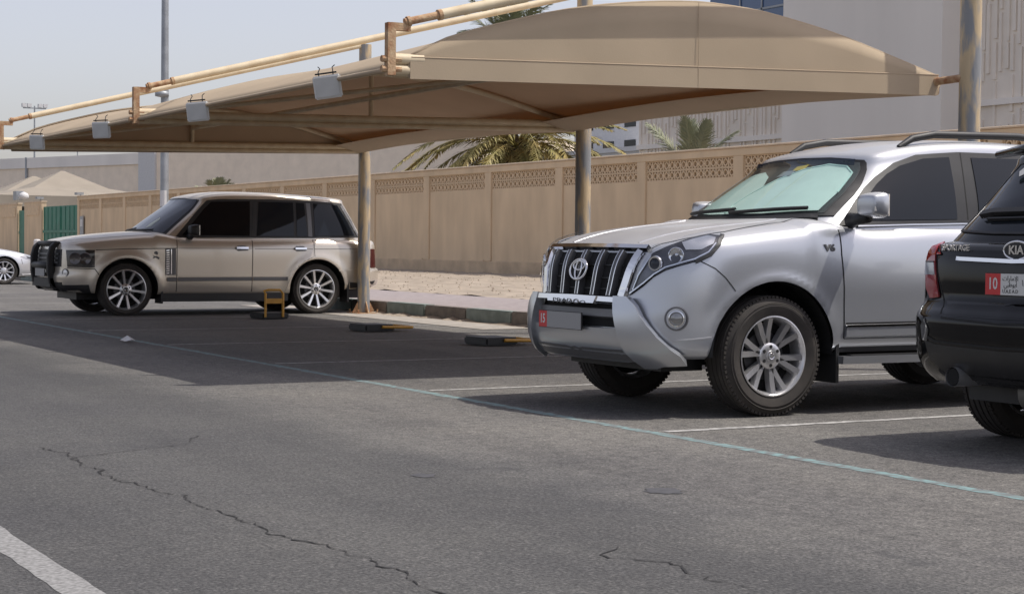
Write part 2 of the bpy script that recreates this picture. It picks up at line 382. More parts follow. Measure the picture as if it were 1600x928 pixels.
# ================================================================== SETTING
def sheet(name, x0, y0, x1, y1, z, m, nx=1, ny=1, zf=None, **k):
    mb = MB(); V = []; F = []
    for i in range(nx + 1):
        for j in range(ny + 1):
            x = x0 + (x1 - x0) * i / nx; y = y0 + (y1 - y0) * j / ny; V.append((x, y, zf(x, y) if zf else z))
    for i in range(nx):
        for j in range(ny): F.append((i * (ny + 1) + j, (i + 1) * (ny + 1) + j, (i + 1) * (ny + 1) + j + 1, i * (ny + 1) + j + 1))
    mb.add(V, F); return mb.build(name, m, fix=False, **k)
sheet('ground', -1500, -1500, 1500, 3000, 0, M_ASPH, kind='structure')
# painted lines (worn edges: slightly irregular strips)
def stripe(name, x0, y0, x1, y1, wid, z, m, wob=.008, parent=None):
    rnd = random.Random(str((x0, y0))); a = Vector((x0, y0, 0)); b = Vector((x1, y1, 0)); n = max(2, int((b - a).length / .12)); d = (b - a).normalized(); s = Vector((-d.y, d.x, 0))
    V = []
    for i in range(n + 1):
        p = a.lerp(b, i / n); e1 = wid / 2 + rnd.uniform(-wob, wob); e2 = wid / 2 + rnd.uniform(-wob, wob); V += [p - s * e1 + Vector((0, 0, z)), p + s * e2 + Vector((0, 0, z))]
    return MB().add(V, [(2 * i, 2 * i + 1, 2 * i + 3, 2 * i + 2) for i in range(n)]).build(name, m, parent, fix=False, kind='structure')
stripe('teal_marking', 5.57, -3, 5.57, 70, .085, .0015, M_TEAL_LINE)
for i in range(-3, 20):
    y = 8.25 + 3.06 * i
    stripe('bay_marking', 5.66, y, 10.75, y + .02, .075, .003, M_WHITE_LINE)
stripe('lane_marking', 1.42, -6, 1.42, 6.6, .12, .0015, M_LANE_LINE, .005)
for i in range(14):
    stripe('bay_marking', -9, 36 + 2.75 * i, 4.2, 36 + 2.75 * i, .11, .004, M_WHITE_LINE)
# cracks, wandering along the lane
def crack(pts, wid, seed):
    rnd = random.Random(seed); P = []
    for (a, b) in zip(pts, pts[1:]):
        n = max(2, int(math.dist(a, b) / .035))
        for i in range(n): P.append((a[0] + (b[0] - a[0]) * i / n, a[1] + (b[1] - a[1]) * i / n))
    V = []; ox = 0
    for i, p in enumerate(P):
        ox = ox * .80 + rnd.gauss(0, .014); wv = wid * rnd.choice((.25, .5, .8, 1.0, 1.5)) * (1 if rnd.random() > .06 else .1)
        V += [(p[0] + ox - wv / 2, p[1] + rnd.uniform(-.008, .008), .003), (p[0] + ox + wv / 2, p[1] + rnd.uniform(-.008, .008), .003)]
    MB().add(V, [(2 * i, 2 * i + 1, 2 * i + 3, 2 * i + 2) for i in range(len(P) - 1)]).build('asphalt_crack', M_CRACK, fix=False, kind='structure')
crack([(2.2, 9.0), (2.25, 8.58), (2.28, 7.6), (2.33, 7.02), (2.28, 6.9), (2.37, 6.0), (2.43, 5.3), (2.38, 4.6), (2.42, 3.8)], .0075, 1)
crack([(3.30, 5.15), (3.22, 4.98), (3.36, 4.82), (3.30, 4.55), (3.33, 3.9)], .008, 2)
crack([(2.28, 8.5), (2.9, 8.8), (3.2, 9.2)], .006, 3)
def blotch(x, y, rx, ry, seed):
    rnd = random.Random(seed); V = [(x, y, .0025)]; n = 22
    for i in range(n):
        q = 2 * math.pi * i / n; k = rnd.uniform(.78, 1.1); V.append((x + rx * k * math.cos(q), y + ry * k * math.sin(q), .0025))
    MB().add(V, [(0, 1 + i, 1 + (i + 1) % n) for i in range(n)]).build('oil_stain', M_STAIN, fix=False, kind='structure')
blotch(4.28, 6.25, .09, .10, 1); blotch(3.55, 7.15, .06, .07, 2); 
# kerb of painted stones, paving and sand
kerb = MB().box((11.26, 2, -.05), (11.42, 110, .15)).build('kerb', M_CONC, kind='structure')
ks = [None, None]; rnd = random.Random(3)
for i in range(58):
    y0 = 5.75 + 1.3 * i; k = i % 2
    if ks[k] is None:
        bm = bmesh.new(); bmesh.ops.create_cube(bm, size=1); bmesh.ops.scale(bm, vec=(.20, 1.285, .24), verts=bm.verts)
        bmesh.ops.bevel(bm, geom=bm.edges[:], offset=.014, segments=2, affect='EDGES'); me = bpy.data.meshes.new('kerb_stone'); bm.to_mesh(me); bm.free(); me.materials.append((M_KERB_B, M_KERB_G)[k]); ks[k] = me
    o = bpy.data.objects.new('kerb_stone', ks[k]); o.location = (11.33 + rnd.uniform(-.008, .008), y0 + .65, .07 + rnd.uniform(-.004, .004)); o.rotation_euler = (0, 0, rnd.uniform(-.006, .006)); link(o, kerb)
sheet('pavement', 11.42, 2, 14.1, 110, .185, M_PAVE, kind='structure')
rs = random.Random(9)
sheet('sand_verge', 14.08, 2, 23.05, 118, 0, M_SAND, 40, 260, lambda x, y: .19 + .012 * (x - 14.08) + rs.uniform(-.022, .022), kind='structure')
def scatter(name, n, box, smin, smax, m, seed):
    rd = random.Random(seed); mb = MB()
    for _ in range(n):
        x = rd.uniform(box[0], box[1]); y = rd.uniform(box[2], box[3]); s = rd.uniform(smin, smax); z = box[4] if box[4] is not None else .2 + .012 * (x - 14)
        a = [Vector((rd.uniform(-1, 1), rd.uniform(-1, 1), rd.uniform(-.6, .6))).normalized() * s * rd.uniform(.6, 1.1) for _ in range(6)]
        c = Vector((x, y, z + s * .3)); mb.add([c + Vector((s, 0, 0)), c - Vector((s, 0, 0)), c + Vector((0, s, .2 * s)), c - Vector((0, s, .1 * s)), c + Vector((0, 0, s * .7)), c - Vector((0, 0, s * .6))],
               [(0, 2, 4), (2, 1, 4), (1, 3, 4), (3, 0, 4), (2, 0, 5), (1, 2, 5), (3, 1, 5), (0, 3, 5)])
    mb.build(name, m, fix=False, kind='stuff', label='small stones and grit scattered on the sand', cat='gravel')
scatter('gravel', 1500, (14.2, 22.6, 14, 60, None), .008, .03, M_SAND, 5)
# drifted sand at the foot of the kerb beside the pole
mb = MB(); rd = random.Random(12); V = []
for i in range(40):
    y = 19.5 + i * .16; V += [(11.245, y, .008 + .05 * rd.random()), (11.245 - .08 - .22 * rd.random() * (1 if i > 18 else .4), y, .006)]
mb.add(V, [(2 * i, 2 * i + 1, 2 * i + 3, 2 * i + 2) for i in range(39)]).build('sand_drift', M_SAND, fix=False, kind='stuff', label='thin drift of sand along the kerb foot by the rusty pole', cat='sand')
sheet('pole_pad', 10.35, 19.2, 11.24, 28, .006, M_CONC, 1, 1, kind='structure')

# ------------------------------------------------------------------ boundary wall
WX = 23.0; BAY = 3.87; Y0 = 31.03 - 3 * BAY    # bay i spans Y0 + i*BAY (panel 3.5 + pilaster .37)
NB = 17; YE = Y0 + NB * BAY
wall = empty('boundary_wall', (WX, Y0, 0), label='long tan rendered boundary wall with perforated block screens along its top', cat='wall')
def wpart(name, a, b, m, bev=.012):
    bm = bmesh.new(); bmesh.ops.create_cube(bm, size=1)
    bmesh.ops.scale(bm, vec=[b[i] - a[i] for i in range(3)], verts=bm.verts); bmesh.ops.translate(bm, vec=[(a[i] + b[i]) / 2 for i in range(3)], verts=bm.verts)
    if bev: bmesh.ops.bevel(bm, geom=bm.edges[:], offset=bev, segments=1, affect='EDGES')
    me = bpy.data.meshes.new(name); bm.to_mesh(me); bm.free(); me.materials.append(m); return link(bpy.data.objects.new(name, me), wall)
LW = NB * BAY
wpart('plinth', (0, -.37, 0), (.26, LW, .62), M_WALL_FOOT)
wpart('top_beam', (0, -.37, 3.10), (.26, LW, 3.27), M_WALL)
wpart('coping', (-.03, -.40, 3.27), (.29, LW + .03, 3.315), M_WALL_CAP)
blk = MB()
def ring_block(mb, w, h, d):
    def bx(a, b): mb.box((0, a[0], a[1]), (d, b[0], b[1]))
    t = .020
    bx((0, 0), (w, t)); bx((0, h - t), (w, h)); bx((0, t), (t, h - t)); bx((w - t, t), (w, h - t))
    c = (w / 2, h / 2); ro_, ri = .088, .058; V = []; F = []
    for i in range(8):
        q = 2 * math.pi * (i + .5) / 8
        for x in (.006, d - .006):
            for r_ in (ri, ro_): V.append((x, c[0] + r_ * math.cos(q), c[1] + r_ * math.sin(q)))
    for i in range(8):
        a = 4 * i; b = 4 * ((i + 1) % 8)
        F += [(a, a + 1, b + 1, b), (a + 2, b + 2, b + 3, a + 3), (a, b, b + 2, a + 2), (a + 1, a + 3, b + 3, b + 1)]
    mb.add(V, F)
    s = .016
    bx((t, c[1] - s), (c[0] - .075, c[1] + s)); bx((c[0] + .075, c[1] - s), (w - t, c[1] + s)); bx((c[0] - s, t), (c[0] + s, c[1] - .075)); bx((c[0] - s, c[1] + .075), (c[0] + s, h - t))
BW, BH = 3.5 / 15, .235
ring_block(blk, BW - .003, BH - .003, .13); bme = blk.mesh('breeze_block', M_BLOCK)
far = MB(); count = 0
for i in range(NB):
    y = i * BAY
    wpart('wall_panel', (.045, y, .62), (.22, y + 3.5, 2.63), M_WALL, .006)
    wpart('ledge', (.012, y + .06, .62), (.044, y + 3.44, .655), M_WALL, .004)
    wpart('pilaster', (0, y - .37, .62), (.26, y, 3.10), M_WALL)
    wpart('screen_shade_sheet', (.24, y, 2.63), (.255, y + 3.5, 3.10), M_HOLE, 0)  # dark sheet closing the holes, their shade put into its colour
    for r_ in range(2):
        for c in range(15):
            if count < 300:
                o = bpy.data.objects.new('breeze_block', bme); o.location = (.05, y + c * BW, 2.63 + r_ * BH); link(o, wall); count += 1
            else:
                far.add([(v.co.x + .05, v.co.y + y + c * BW, v.co.z + 2.63 + r_ * BH) for v in bme.vertices], [tuple(p.vertices) for p in bme.polygons])
far.build('distant_breeze_blocks', M_BLOCK, wall, fix=False, kind='stuff')
wpart('pilaster', (0, LW - .37, 0), (.26, LW + .0, 3.1), M_WALL)
# gate and far piece of wall
YG = Y0 + LW
gate = empty('green_gate', (WX + .1, YG, 0), label='green sheet metal double gate between tan wall piers', cat='gate')
for k in range(2):
    MB().box((0, .06 + 3.5 * k, .28), (.05, 3.5 * (k + 1), 2.88)).build('gate_leaf', M_GREEN, gate)
    for s in range(5): MB().box((-.025, .10 + 3.5 * k + s * .82, .32), (-.003, .14 + 3.5 * k + s * .82, 2.84)).build('gate_rib', M_GREEN, gate)
MB().box((-.05, .06, 1.50), (-.028, 7, 1.64)).build('gate_rail', M_GREEN, gate)
pier = empty('gate_pier', (WX, YG + 7.05, 0), label='tan wall pier with block screen left of the green gate', cat='wall')
MB().box((0, 0, 0), (.26, 3.8, 3.14)).build('pier_body', M_WALL, pier); MB().box((-.03, -.03, 3.14), (.29, 3.83, 3.2)).build('pier_cap', M_WALL_CAP, pier)
MB().box((-.03, .5, 2.45), (-.002, 3.3, 2.95)).build('screen_panel', M_BLOCK, pier)
g2 = empty('narrow_gate', (WX + .1, YG + 10.9, 0), label='narrow green metal door in the wall at far left', cat='gate')
MB().box((0, 0, .25), (.05, 1.55, 2.75)).build('gate_leaf', M_GREEN, g2); MB().box((-.03, 0, 1.45), (-.003, 1.55, 1.6)).build('gate_rail', M_GREEN, g2)
fw_ = empty('far_wall', (WX, YG + 12.5, 0), label='tan wall section at the far left edge behind the white sedan', cat='wall')
MB().box((0, 0, 0), (.26, 14, 3.1)).build('wall_body', M_WALL, fw_); MB().box((-.03, -.03, 3.1), (.29, 14, 3.2)).build('coping', M_WALL_CAP, fw_); MB().box((-.03, .4, 2.4), (-.002, 4, 2.9)).build('screen_panel', M_BLOCK, fw_)
ic = empty('intercom_panel', (WX - .03, YG - .95, 1.75), label='grey wall mounted plate beside the green gate', cat='sign')
MB().box((-.02, -.3, -.55), (.02, .3, .55)).build('plate', M_GALV, ic); MB().box((-.028, -.2, .05), (-.021, .2, .4)).build('plate_sticker', M_BWHITE, ic)
def wall_lamp(y, z, label):
    l = empty('wall_lamp', (WX + .1, y, z), label=label, cat='lamp')
    MB().box((-.25, -.2, .0), (.1, .2, .12)).build('lamp_housing', M_GALV, l); MB().tube([(0, 0, -.1), (0, 0, .02)], .04, 8).build('lamp_bracket', M_GALV, l)
wall_lamp(YG - .25, 3.36, 'small grey lamp on top of the wall right of the gate'); wall_lamp(YG + 7.6, 3.30, 'small grey lamp on the pier left of the gate')
cm = empty('security_camera', (WX + .05, YG + 11.2, 3.32), label='white dome camera and box above the narrow green door', cat='camera')
MB().lathe([(0, .02), (.05, .22), (.2, .30), (.36, .22), (.45, .02)], 14, axis='z').build('dome', M_BWHITE, cm, smooth=True); MB().box((-.3, .4, 0), (.1, 1.2, .5)).build('camera_box', M_GALV, cm)
bo = empty('bollard', (20, 81.05, .25), label='short white bollard in front of the green gate', cat='bollard')
MB().tube([(0, 0, 0), (0, 0, .84)], .16, 12).build('post', M_BWHITE, bo); MB().lathe([(.84, .16), (.89, .12), (.9, .0)], 12, axis='z').build('cap', M_BWHITE, bo)

# ------------------------------------------------------------------ buildings behind the wall
def ribbed(name, parent, x, y0, y1, z0, z1, m, pitch=.27, seed=1, bands=()):
    """vertical relief ribs of uneven length cast on a facade that faces -X"""
    rd = random.Random(seed); mb = MB(); y = y0 + .1
    while y < y1 - .1:
        z = z0
        while z < z1:
            l = rd.uniform(.7, 2.4); e = min(z1, z + l); wob = rd.uniform(-.06, .06)
            if not any(a - .05 < (z + e) / 2 < b + .05 for a, b in bands): mb.box((x - .07, y + wob, z), (x - .002, y + wob + .10 + rd.uniform(0, .05), e - .03))
            z = e + rd.uniform(.02, .12)
        y += pitch
    mb.build(name, m, parent, fix=False, kind='stuff')
hr = empty('factory_hall', (42, 40, 0), label='large grey beige hall with smooth block, ribbed panels and blue glazing above the wall', cat='building')
def hp(name, a, b, m): return MB().box((a[0] - 42, a[1] - 40, a[2]), (b[0] - 42, b[1] - 40, b[2])).build(name, m, hr)
hp('smooth_block', (41.2, 43.9, 0), (60, 52.5, 15), M_BLD_S)
hp('wall', (42.3, 52.5, 0), (60, 64.0, 9.1), M_BLD)
hp('ledge', (42.15, 52.5, 5.35), (42.295, 64.0, 5.55), M_BLD_S); hp('ledge', (42.15, 52.5, 7.6), (42.295, 64.0, 7.75), M_BLD_S)
gz_ = hp('curtain_wall', (42.6, 52.5, 9.1), (60, 59.2, 15), M_BLUEG)
for k in range(4): MB().box((.55, 12.7 + 1.45 * k, 9.1), (.597, 12.78 + 1.45 * k, 15)).build('mullion', M_GALV, gz_)
MB().box((.55, 12.5, 10.6), (.597, 19.2, 10.68)).build('mullion', M_GALV, gz_)
hp('parapet', (42.25, 59.2, 9.1), (60, 64.0, 9.5), M_BLD_S)
hp('wall', (42.3, 20, 0), (60, 43.9, 15), M_BLD); hp('ledge', (42.15, 20, 5.9), (42.295, 43.9, 6.1), M_BLD_S); hp('ledge', (42.1, 20, 10.3), (42.295, 43.9, 15.0), M_BLD_S)
ribbed('ribbing', hr, .3, 12.6, 23.9, 3.2, 9.0, M_BLD, seed=2, bands=((5.3, 5.6), (7.55, 7.8)))
ribbed('ribbing', hr, .3, -2, 3.8, 3.2, 10.2, M_BLD, seed=4, bands=((5.85, 6.15),))
hl = empty('long_hall', (33, 187, 0), label='long low beige hall stretching behind the wall on the left', cat='building')
dv = Vector((27, -73, 0)); hl.rotation_euler = (0, 0, math.atan2(dv.y, dv.x))
Lh = dv.length
MB().box((0, 0, 0), (Lh * .50, 30, 8.0)).build('wall', M_BLD_L, hl); MB().box((0, -.15, 8.0), (Lh * .50, 30, 9.0)).build('fascia', M_BLD_S, hl)
MB().box((Lh * .50, -.5, 0), (Lh * .53, 30, 9.4)).build('corner_pier', M_BWHITE, hl); MB().box((Lh * .53, -.3, 0), (Lh * 1.02, 30, 9.3)).build('stucco_wall', M_BLD_L, hl)
MB().box((Lh * .27, -.2, 0), (Lh * .273, -.02, 9.05)).build('downpipe', M_GALV, hl)
wb = empty('white_block', (60, 112, 0), label='low white building seen behind the large palm', cat='building')
MB().box((0, -22, 0), (20, 8, 7.1)).build('wall', M_BWHITE, wb); MB().box((-.2, -22.2, 7.1), (20, 8.2, 7.4)).build('parapet', M_BWHITE, wb)
for k in range(6): MB().box((-.04, -19 + 4.4 * k, 4.6), (-.005, -17.2 + 4.4 * k, 6.2)).build('window', M_TINT, wb)
wt = empty('white_tower', (66, 99.5, 0), label='pale multistorey tower with small windows right of the large palm', cat='building')
MB().box((0, 0, 0), (9, 9, 17)).build('wall', M_BWHITE, wt)
for i in range(5):
    for k in range(3): MB().box((-.05, .8 + 2.8 * k, 4.6 + 2.4 * i), (-.005, 2.2 + 2.8 * k, 6.1 + 2.4 * i)).build('window', M_TINT, wt)
for nm, (y, x, pk) in {'a': (130.2, 34, 6.35), 'b': (141, 34.5, 6.3)}.items():
    t = empty('tent', (x, y, 0), label={'a': 'pale pyramid tent roof behind the gate, the nearer right one', 'b': 'pale pyramid tent roof behind the gate, the farther left one'}[nm], cat='tent')
    h = 6.2; MB().add([(-h, -h, 4.3), (h, -h, 4.3), (h, h, 4.3), (-h, h, 4.3), (-.12, -.12, pk), (.12, -.12, pk), (.12, .12, pk), (-.12, .12, pk), (-h * .45, -h * .45, 5.0), (h * .45, -h * .45, 5.0), (h * .45, h * .45, 5.0), (-h * .45, h * .45, 5.0)],
             [(0, 1, 9, 8), (1, 2, 10, 9), (2, 3, 11, 10), (3, 0, 8, 11), (8, 9, 5, 4), (9, 10, 6, 5), (10, 11, 7, 6), (11, 8, 4, 7), (4, 5, 6, 7)]).build('roof_cloth', M_TENT, t)
    MB().box((-h, -h, 3.5), (h, h, 4.29)).build('valance', M_TENT, t)
    for sx in (-1, 1):
        for sy in (-1, 1): MB().tube([(sx * 6, sy * 6, 0), (sx * 6, sy * 6, 3.5)], .06, 8).build('post', M_GALV, t)

# ------------------------------------------------------------------ lamp posts and masts
lp = empty('street_lamp', (15.5, 48.1, .2), label='tall grey lamp post behind the champagne car with white sticker', cat='lamp post')
MB().tube([(0, 0, 0), (0, 0, 4), (0, 0, 11.5)], [.125, .115, .085], 12).build('post', M_GALV, lp, smooth=40); MB().box((-.2, -.2, 0), (.2, .2, .03)).build('base_plate', M_GALV, lp)
MB().tube([(-.005, 0, 1.9), (-.005, 0, 2.35)], .121, 12).build('sticker', M_BWHITE, lp)
MB().tube([(0, 0, 11.4), (-.6, 0, 11.8), (-1.8, 0, 11.9)], .05, 8).build('arm', M_GALV, lp); MB().box((-2.5, -.15, 11.82), (-1.7, .15, 11.95)).build('lamp_head', M_GALV, lp)
MB().lathe([(-.1, .02), (-.06, .2), (.06, .2), (.1, .02)], 12, axis='z', c=(-.1, -.05, 5.1)).build('junction_dome', M_GALV, lp, smooth=True)
fm = empty('flood_mast', (60, 244.7, 0), label='thin distant mast with a cross of floodlights in the sky at left', cat='lamp post')
MB().tube([(0, 0, 0), (0, 0, 20)], [.18, .1], 8).build('mast', M_GALV, fm); MB().box((-1.6, -.1, 19.6), (1.6, .1, 19.75)).build('crossarm', M_GALV, fm)
for k in (-1.5, -.75, .75, 1.5): MB().box((k - .28, -.35, 19.8), (k + .28, .2, 20.3)).build('floodlight', M_BWHITE, fm)
an = empty('aerial_pole', (60, 222.2, 0), label='very thin dark pole rising over the tents', cat='pole')
MB().tube([(0, 0, 0), (0, 0, 17)], .07, 6).build('rod', M_GALV, an); MB().tube([(0, 0, 0), (0, 0, 5)], .12, 6).build('socket', M_GALV, an)

# ------------------------------------------------------------------ shade canopy
FX, BX, PX = 5.52, 10.93, 11.0     # front edge, back edge, pole line
BY = [11.70, 18.05, 24.30]; PYS = [11.36, 17.87, 24.29]; ZP = 4.13
can = empty('shade_canopy', (PX, 18, 0), label='long tan fabric car park canopy on rusty pipe frames over the parking bays', cat='canopy')
def cpart(mb, name, m, smooth=False, **k):
    mb.v = [(v[0] - PX, v[1] - 18, v[2]) for v in mb.v]; return mb.build(name, m, can, smooth=smooth, **k)
def arch_z(x):   # top of the barrel over the span
    return interp([(FX, 2.40), (5.68, 2.478), (5.97, 2.62), (6.53, 2.79), (7.1, 2.93), (7.71, 3.025), (8.25, 3.07), (8.6, 3.065), (9.0, 3.035), (9.7, 2.92), (10.42, 2.745), (BX, 2.61)], x)
def fab_z(x, y):  # fabric sags a little between the frames
    k = 0
    for a, b in zip(BY, BY[1:]):
        if a <= y <= b: t = (y - a) / (b - a); k = math.sin(math.pi * t)
    return arch_z(x) - .07 * k * (1 - ((x - 8.2) / 2.8) ** 2) * 1.0
NXF, NYF = 26, 96; V = []; F = []
YS = [BY[0] + (BY[-1] - BY[0]) * j / NYF for j in range(NYF + 1)]
for i in range(NXF + 1):
    x = FX + (BX - FX) * i / NXF
    for y in YS: V.append((x, y, fab_z(x, y)))
for i in range(NXF):
    for j in range(NYF): a = i * (NYF + 1) + j; F.append((a, a + NYF + 1, a + NYF + 2, a + 1))
fab = cpart(MB().add(V, F), 'roof_fabric', M_FABRIC, True, fix=False)
md = fab.modifiers.new('thickness', 'SOLIDIFY'); md.thickness = .006
# front and back hems wrap the edge pipes; the back one hangs as a valance
V = []; F = []
for j, y in enumerate(YS):
    sag = .05 * math.sin(math.pi * ((y - BY[0]) % 6.35) / 6.35)
    V += [(FX + .002, y, 2.402), (FX - .014, y, 2.394), (FX - .016, y, 2.378), (FX, y, 2.362 + sag * .2), (FX + .05, y, 2.370 + sag * .2)]
for j in range(NYF):
    for k in range(4): a = 5 * j + k; F.append((a, a + 1, a + 6, a + 5))
cpart(MB().add(V, F), 'front_hem', M_FABRIC, True, fix=False)
V = []; F = []
for j, y in enumerate(YS):
    sag = .10 * math.sin(math.pi * ((y - BY[0]) % 6.35) / 6.35)
    V += [(BX - .004, y, 2.612), (BX + .03, y, 2.58), (BX + .03, y, 2.475 + sag * .7), (BX - .02, y, 2.46 + sag * .7), (BX - .45, y, 2.56 + sag * .7)]
for j in range(NYF):
    for k in range(4): a = 5 * j + k; F.append((a, a + 1, a + 6, a + 5))
cpart(MB().add(V, F), 'back_valance', M_FABRIC, True, fix=False)
# gable panels at the two ends
for gi, gy_ in enumerate((BY[0], BY[-1])):
    V = []; F = []; n = 40; s_ = 1 if gi == 0 else -1; dy = -.024 if gi == 0 else .024
    for i in range(n + 1):
        x = FX + .12 + (BX - FX - .12) * i / n; zb = 2.315 + (x - FX) * .0275 ; zt = arch_z(x) + .012
        for k in range(5): V.append((x, gy_ + dy - s_ * .003 * math.sin(math.pi * k / 4), zb + (zt - zb) * k / 4))
    for i in range(n):
        for k in range(4): a = i * 5 + k; F.append((a, a + 5, a + 6, a + 1))
    gb = cpart(MB().add(V, F), 'gable_cloth', M_FABRIC, True, fix=False); gb.modifiers.new('thickness', 'SOLIDIFY').thickness = .005
    s = -1 if gi == 0 else 1
    x0_, x1_ = FX + .13, BX - .02; ya, yb_ = gy_ + s * .040, gy_ + s * .034
    cpart(MB().add([(x0_, ya, 2.31), (x1_, ya, 2.455), (x1_, ya, 2.632), (x0_, ya, 2.468), (x0_, yb_, 2.31), (x1_, yb_, 2.455), (x1_, yb_, 2.632), (x0_, yb_, 2.468)], [(0, 1, 2, 3), (4, 7, 6, 5), (0, 4, 5, 1), (3, 2, 6, 7), (0, 3, 7, 4), (1, 5, 6, 2)]), 'gable_hem', M_FABRIC)
    cpart(MB().tube([(FX + .14, gy_ + s * .038, 2.472), (BX - .02, gy_ + s * .038, 2.636)], .006, 6), 'gable_seam', M_FABRIC)
    cpart(MB().tube([(8.28, gy_ + s * .040, 2.39), (8.28, gy_ + s * .042, 2.7), (8.28, gy_ + s * .034, arch_z(8.28) + .01)], .0025, 6), 'gable_seam', M_FABRIC)
    pts = [(FX + .1 + (BX - FX - .1) * i / 30, gy_ + s * .008, arch_z(FX + .1 + (BX - FX - .1) * i / 30) + .014) for i in range(31)]
    cpart(MB().tube(pts, .013, 8), 'gable_piping', M_FABRIC, True)
for b, (by, py) in enumerate(zip(BY, PYS)):
    pole = MB().tube([(PX, py, -.05), (PX, py, ZP)], .095, 20); cpart(pole, 'pole', M_POLE, 60)
    bpn = MB().box((PX - .2, py - .2, .0), (PX + .2, py + .2, .02))
    for q in range(4):
        a = q * math.pi / 2; c, s = math.cos(a), math.sin(a)
        bpn.add([(PX + c * .09 - s * .008, py + s * .09 + c * .008, .02), (PX + c * .19 - s * .008, py + s * .19 + c * .008, .02), (PX + c * .09 - s * .008, py + s * .09 + c * .008, .2),
                 (PX + c * .09 + s * .008, py + s * .09 - c * .008, .02), (PX + c * .19 + s * .008, py + s * .19 - c * .008, .02), (PX + c * .09 + s * .008, py + s * .09 - c * .008, .2)], [(0, 1, 2), (3, 5, 4), (1, 4, 5, 2)])
    cpart(bpn, 'base_plate', M_RUST)
    for q in range(4): cpart(MB().tube([(PX + .16 * (1 if q % 2 else -1), py + .16 * (1 if q > 1 else -1), .02), (PX + .16 * (1 if q % 2 else -1), py + .16 * (1 if q > 1 else -1), .07)], .014, 6), 'anchor_bolt', M_RUST)
    yb = by + (.06 if b == 0 else 0)
    # chords, king post, arched rib, stay pipe with its rusted bracket
    cpart(MB().tube([(FX - .02, yb, 2.43), (BX, yb, 2.56), (PX - .08, py, 2.56)] if b else [(FX - .02, yb, 2.43), (BX + .06, yb, 2.565)], .045, 12), 'bottom_chord', M_TUBE, 60)
    cpart(MB().tube([(FX - .02, yb, 2.36), (BX + .04, yb, 2.49)], .030, 10), 'tie_pipe', M_TUBE, 60)
    cpart(MB().tube([(8.25, yb, 2.49), (8.25, yb, arch_z(8.25) - .03)], .028, 10), 'king_post', M_TUBE, 60)
    cpart(MB().tube([(FX + (BX - FX) * i / 24, yb, arch_z(FX + (BX - FX) * i / 24) - .045) for i in range(25)], .034, 10), 'arched_rib', M_TUBE, 60)
    cpart(MB().tube([(BX - .05, yb - (.09 if b == 0 else 0), 2.575), (PX - .06, py + .03, 2.59)], .036, 10), 'rib_stub', M_RUST, 60)
    top = Vector((PX, py, ZP)); e = Vector((FX - .03, by - .02, 2.70)); d = (top - e).normalized()
    cpart(MB().tube([e + d * .42, top], .040, 14), 'stay_pipe', M_TUBE, 60)
    cpart(MB().tube([e + d * .12, e + d * .43], .030, 12), 'stay_sleeve', M_RUST, 60); cpart(MB().tube([e + d * .40, e + d * .43], .043, 12), 'sleeve_flange', M_RUST, 60)
    cpart(MB().tube([e + d * .14, e + d * .165], .040, 12), 'sleeve_flange', M_RUST, 60)
    cpart(MB().box((FX - .060, by - .050, 2.33), (FX + .005, by + .010, 2.72)), 'bracket_plate', M_RUST)
    cpart(MB().box((FX - .03, by - .045, 2.665), (FX + .13, by + .005, 2.722)), 'bracket_arm', M_RUST)
    for zz in (2.375, 2.45): cpart(MB().tube([(FX - .1, by - .02, zz), (FX + .06, by - .02, zz)], .025, 8), 'bolt', M_RUST)
    cpart(MB().tube([(FX + .0, by, 2.375), (FX + .25, by, 2.375)], .040, 12), 'end_stub', M_TUBE, 60); cpart(MB().tube([(FX + .0, by, 2.455), (FX + .25, by, 2.46)], .043, 12), 'end_stub', M_TUBE, 60)
for a, b in zip(BY, BY[1:]):
    cpart(MB().tube([(8.25, a, 2.74), (8.25, b, 2.74)], .032, 10), 'purlin', M_TUBE, 60)
    pass
    cpart(MB().tube([(8.25, (a + b) / 2, 2.74), (FX + .1, a, 2.44)], .024, 8), 'brace', M_TUBE, 60); cpart(MB().tube([(8.25, (a + b) / 2, 2.74), (FX + .1, b, 2.44)], .024, 8), 'brace', M_TUBE, 60)
cpart(MB().tube([(FX + .028, BY[0], 2.388), (FX + .028, BY[-1], 2.388)], .022, 10), 'front_pipe', M_TUBE, 60); cpart(MB().tube([(BX, BY[0], 2.55), (BX, BY[-1], 2.55)], .034, 10), 'back_pipe', M_TUBE, 60)
# LED floodlights wired to the front hem
for i, (y, lab) in enumerate(((12.78, 'first, nearest'), (15.93, 'second'), (19.22, 'third'), (22.13, 'fourth, farthest'))):
    fl = empty('floodlight', (FX - .06, y, 2.325), .55 if i == 0 else .3, label='square grey floodlight wired under the canopy front edge, %s of the four' % lab, cat='floodlight', group='floodlights along the canopy edge')
    fl.rotation_euler = (R(-7 + 3 * i), R(-8), R(50 - 4 * i))
    bm = bmesh.new(); bmesh.ops.create_cube(bm, size=1); bmesh.ops.scale(bm, vec=(.030, .23, .185), verts=bm.verts); bmesh.ops.bevel(bm, geom=bm.edges[:], offset=.01, segments=2, affect='EDGES')
    me = bpy.data.meshes.new('housing'); bm.to_mesh(me); bm.free(); me.materials.append(M_FLOODF); link(bpy.data.objects.new('housing', me), fl)
    MB().box((-.021, -.100, -.077), (-.0155, .100, .077)).build('glass_face', M_FLOOD, fl)
    for s in (-1, 1): MB().tube([(0, s * .06, .09), (.0, s * .062, .12), (.03, s * .052, .15), (.045, s * .07, .165)], .0045, 6).build('wire_hook', M_BLACK, fl)
    MB().tube([(.0, -.09, .108), (0, .09, .108)], .007, 6).build('mount_rail', M_BLACK, fl)
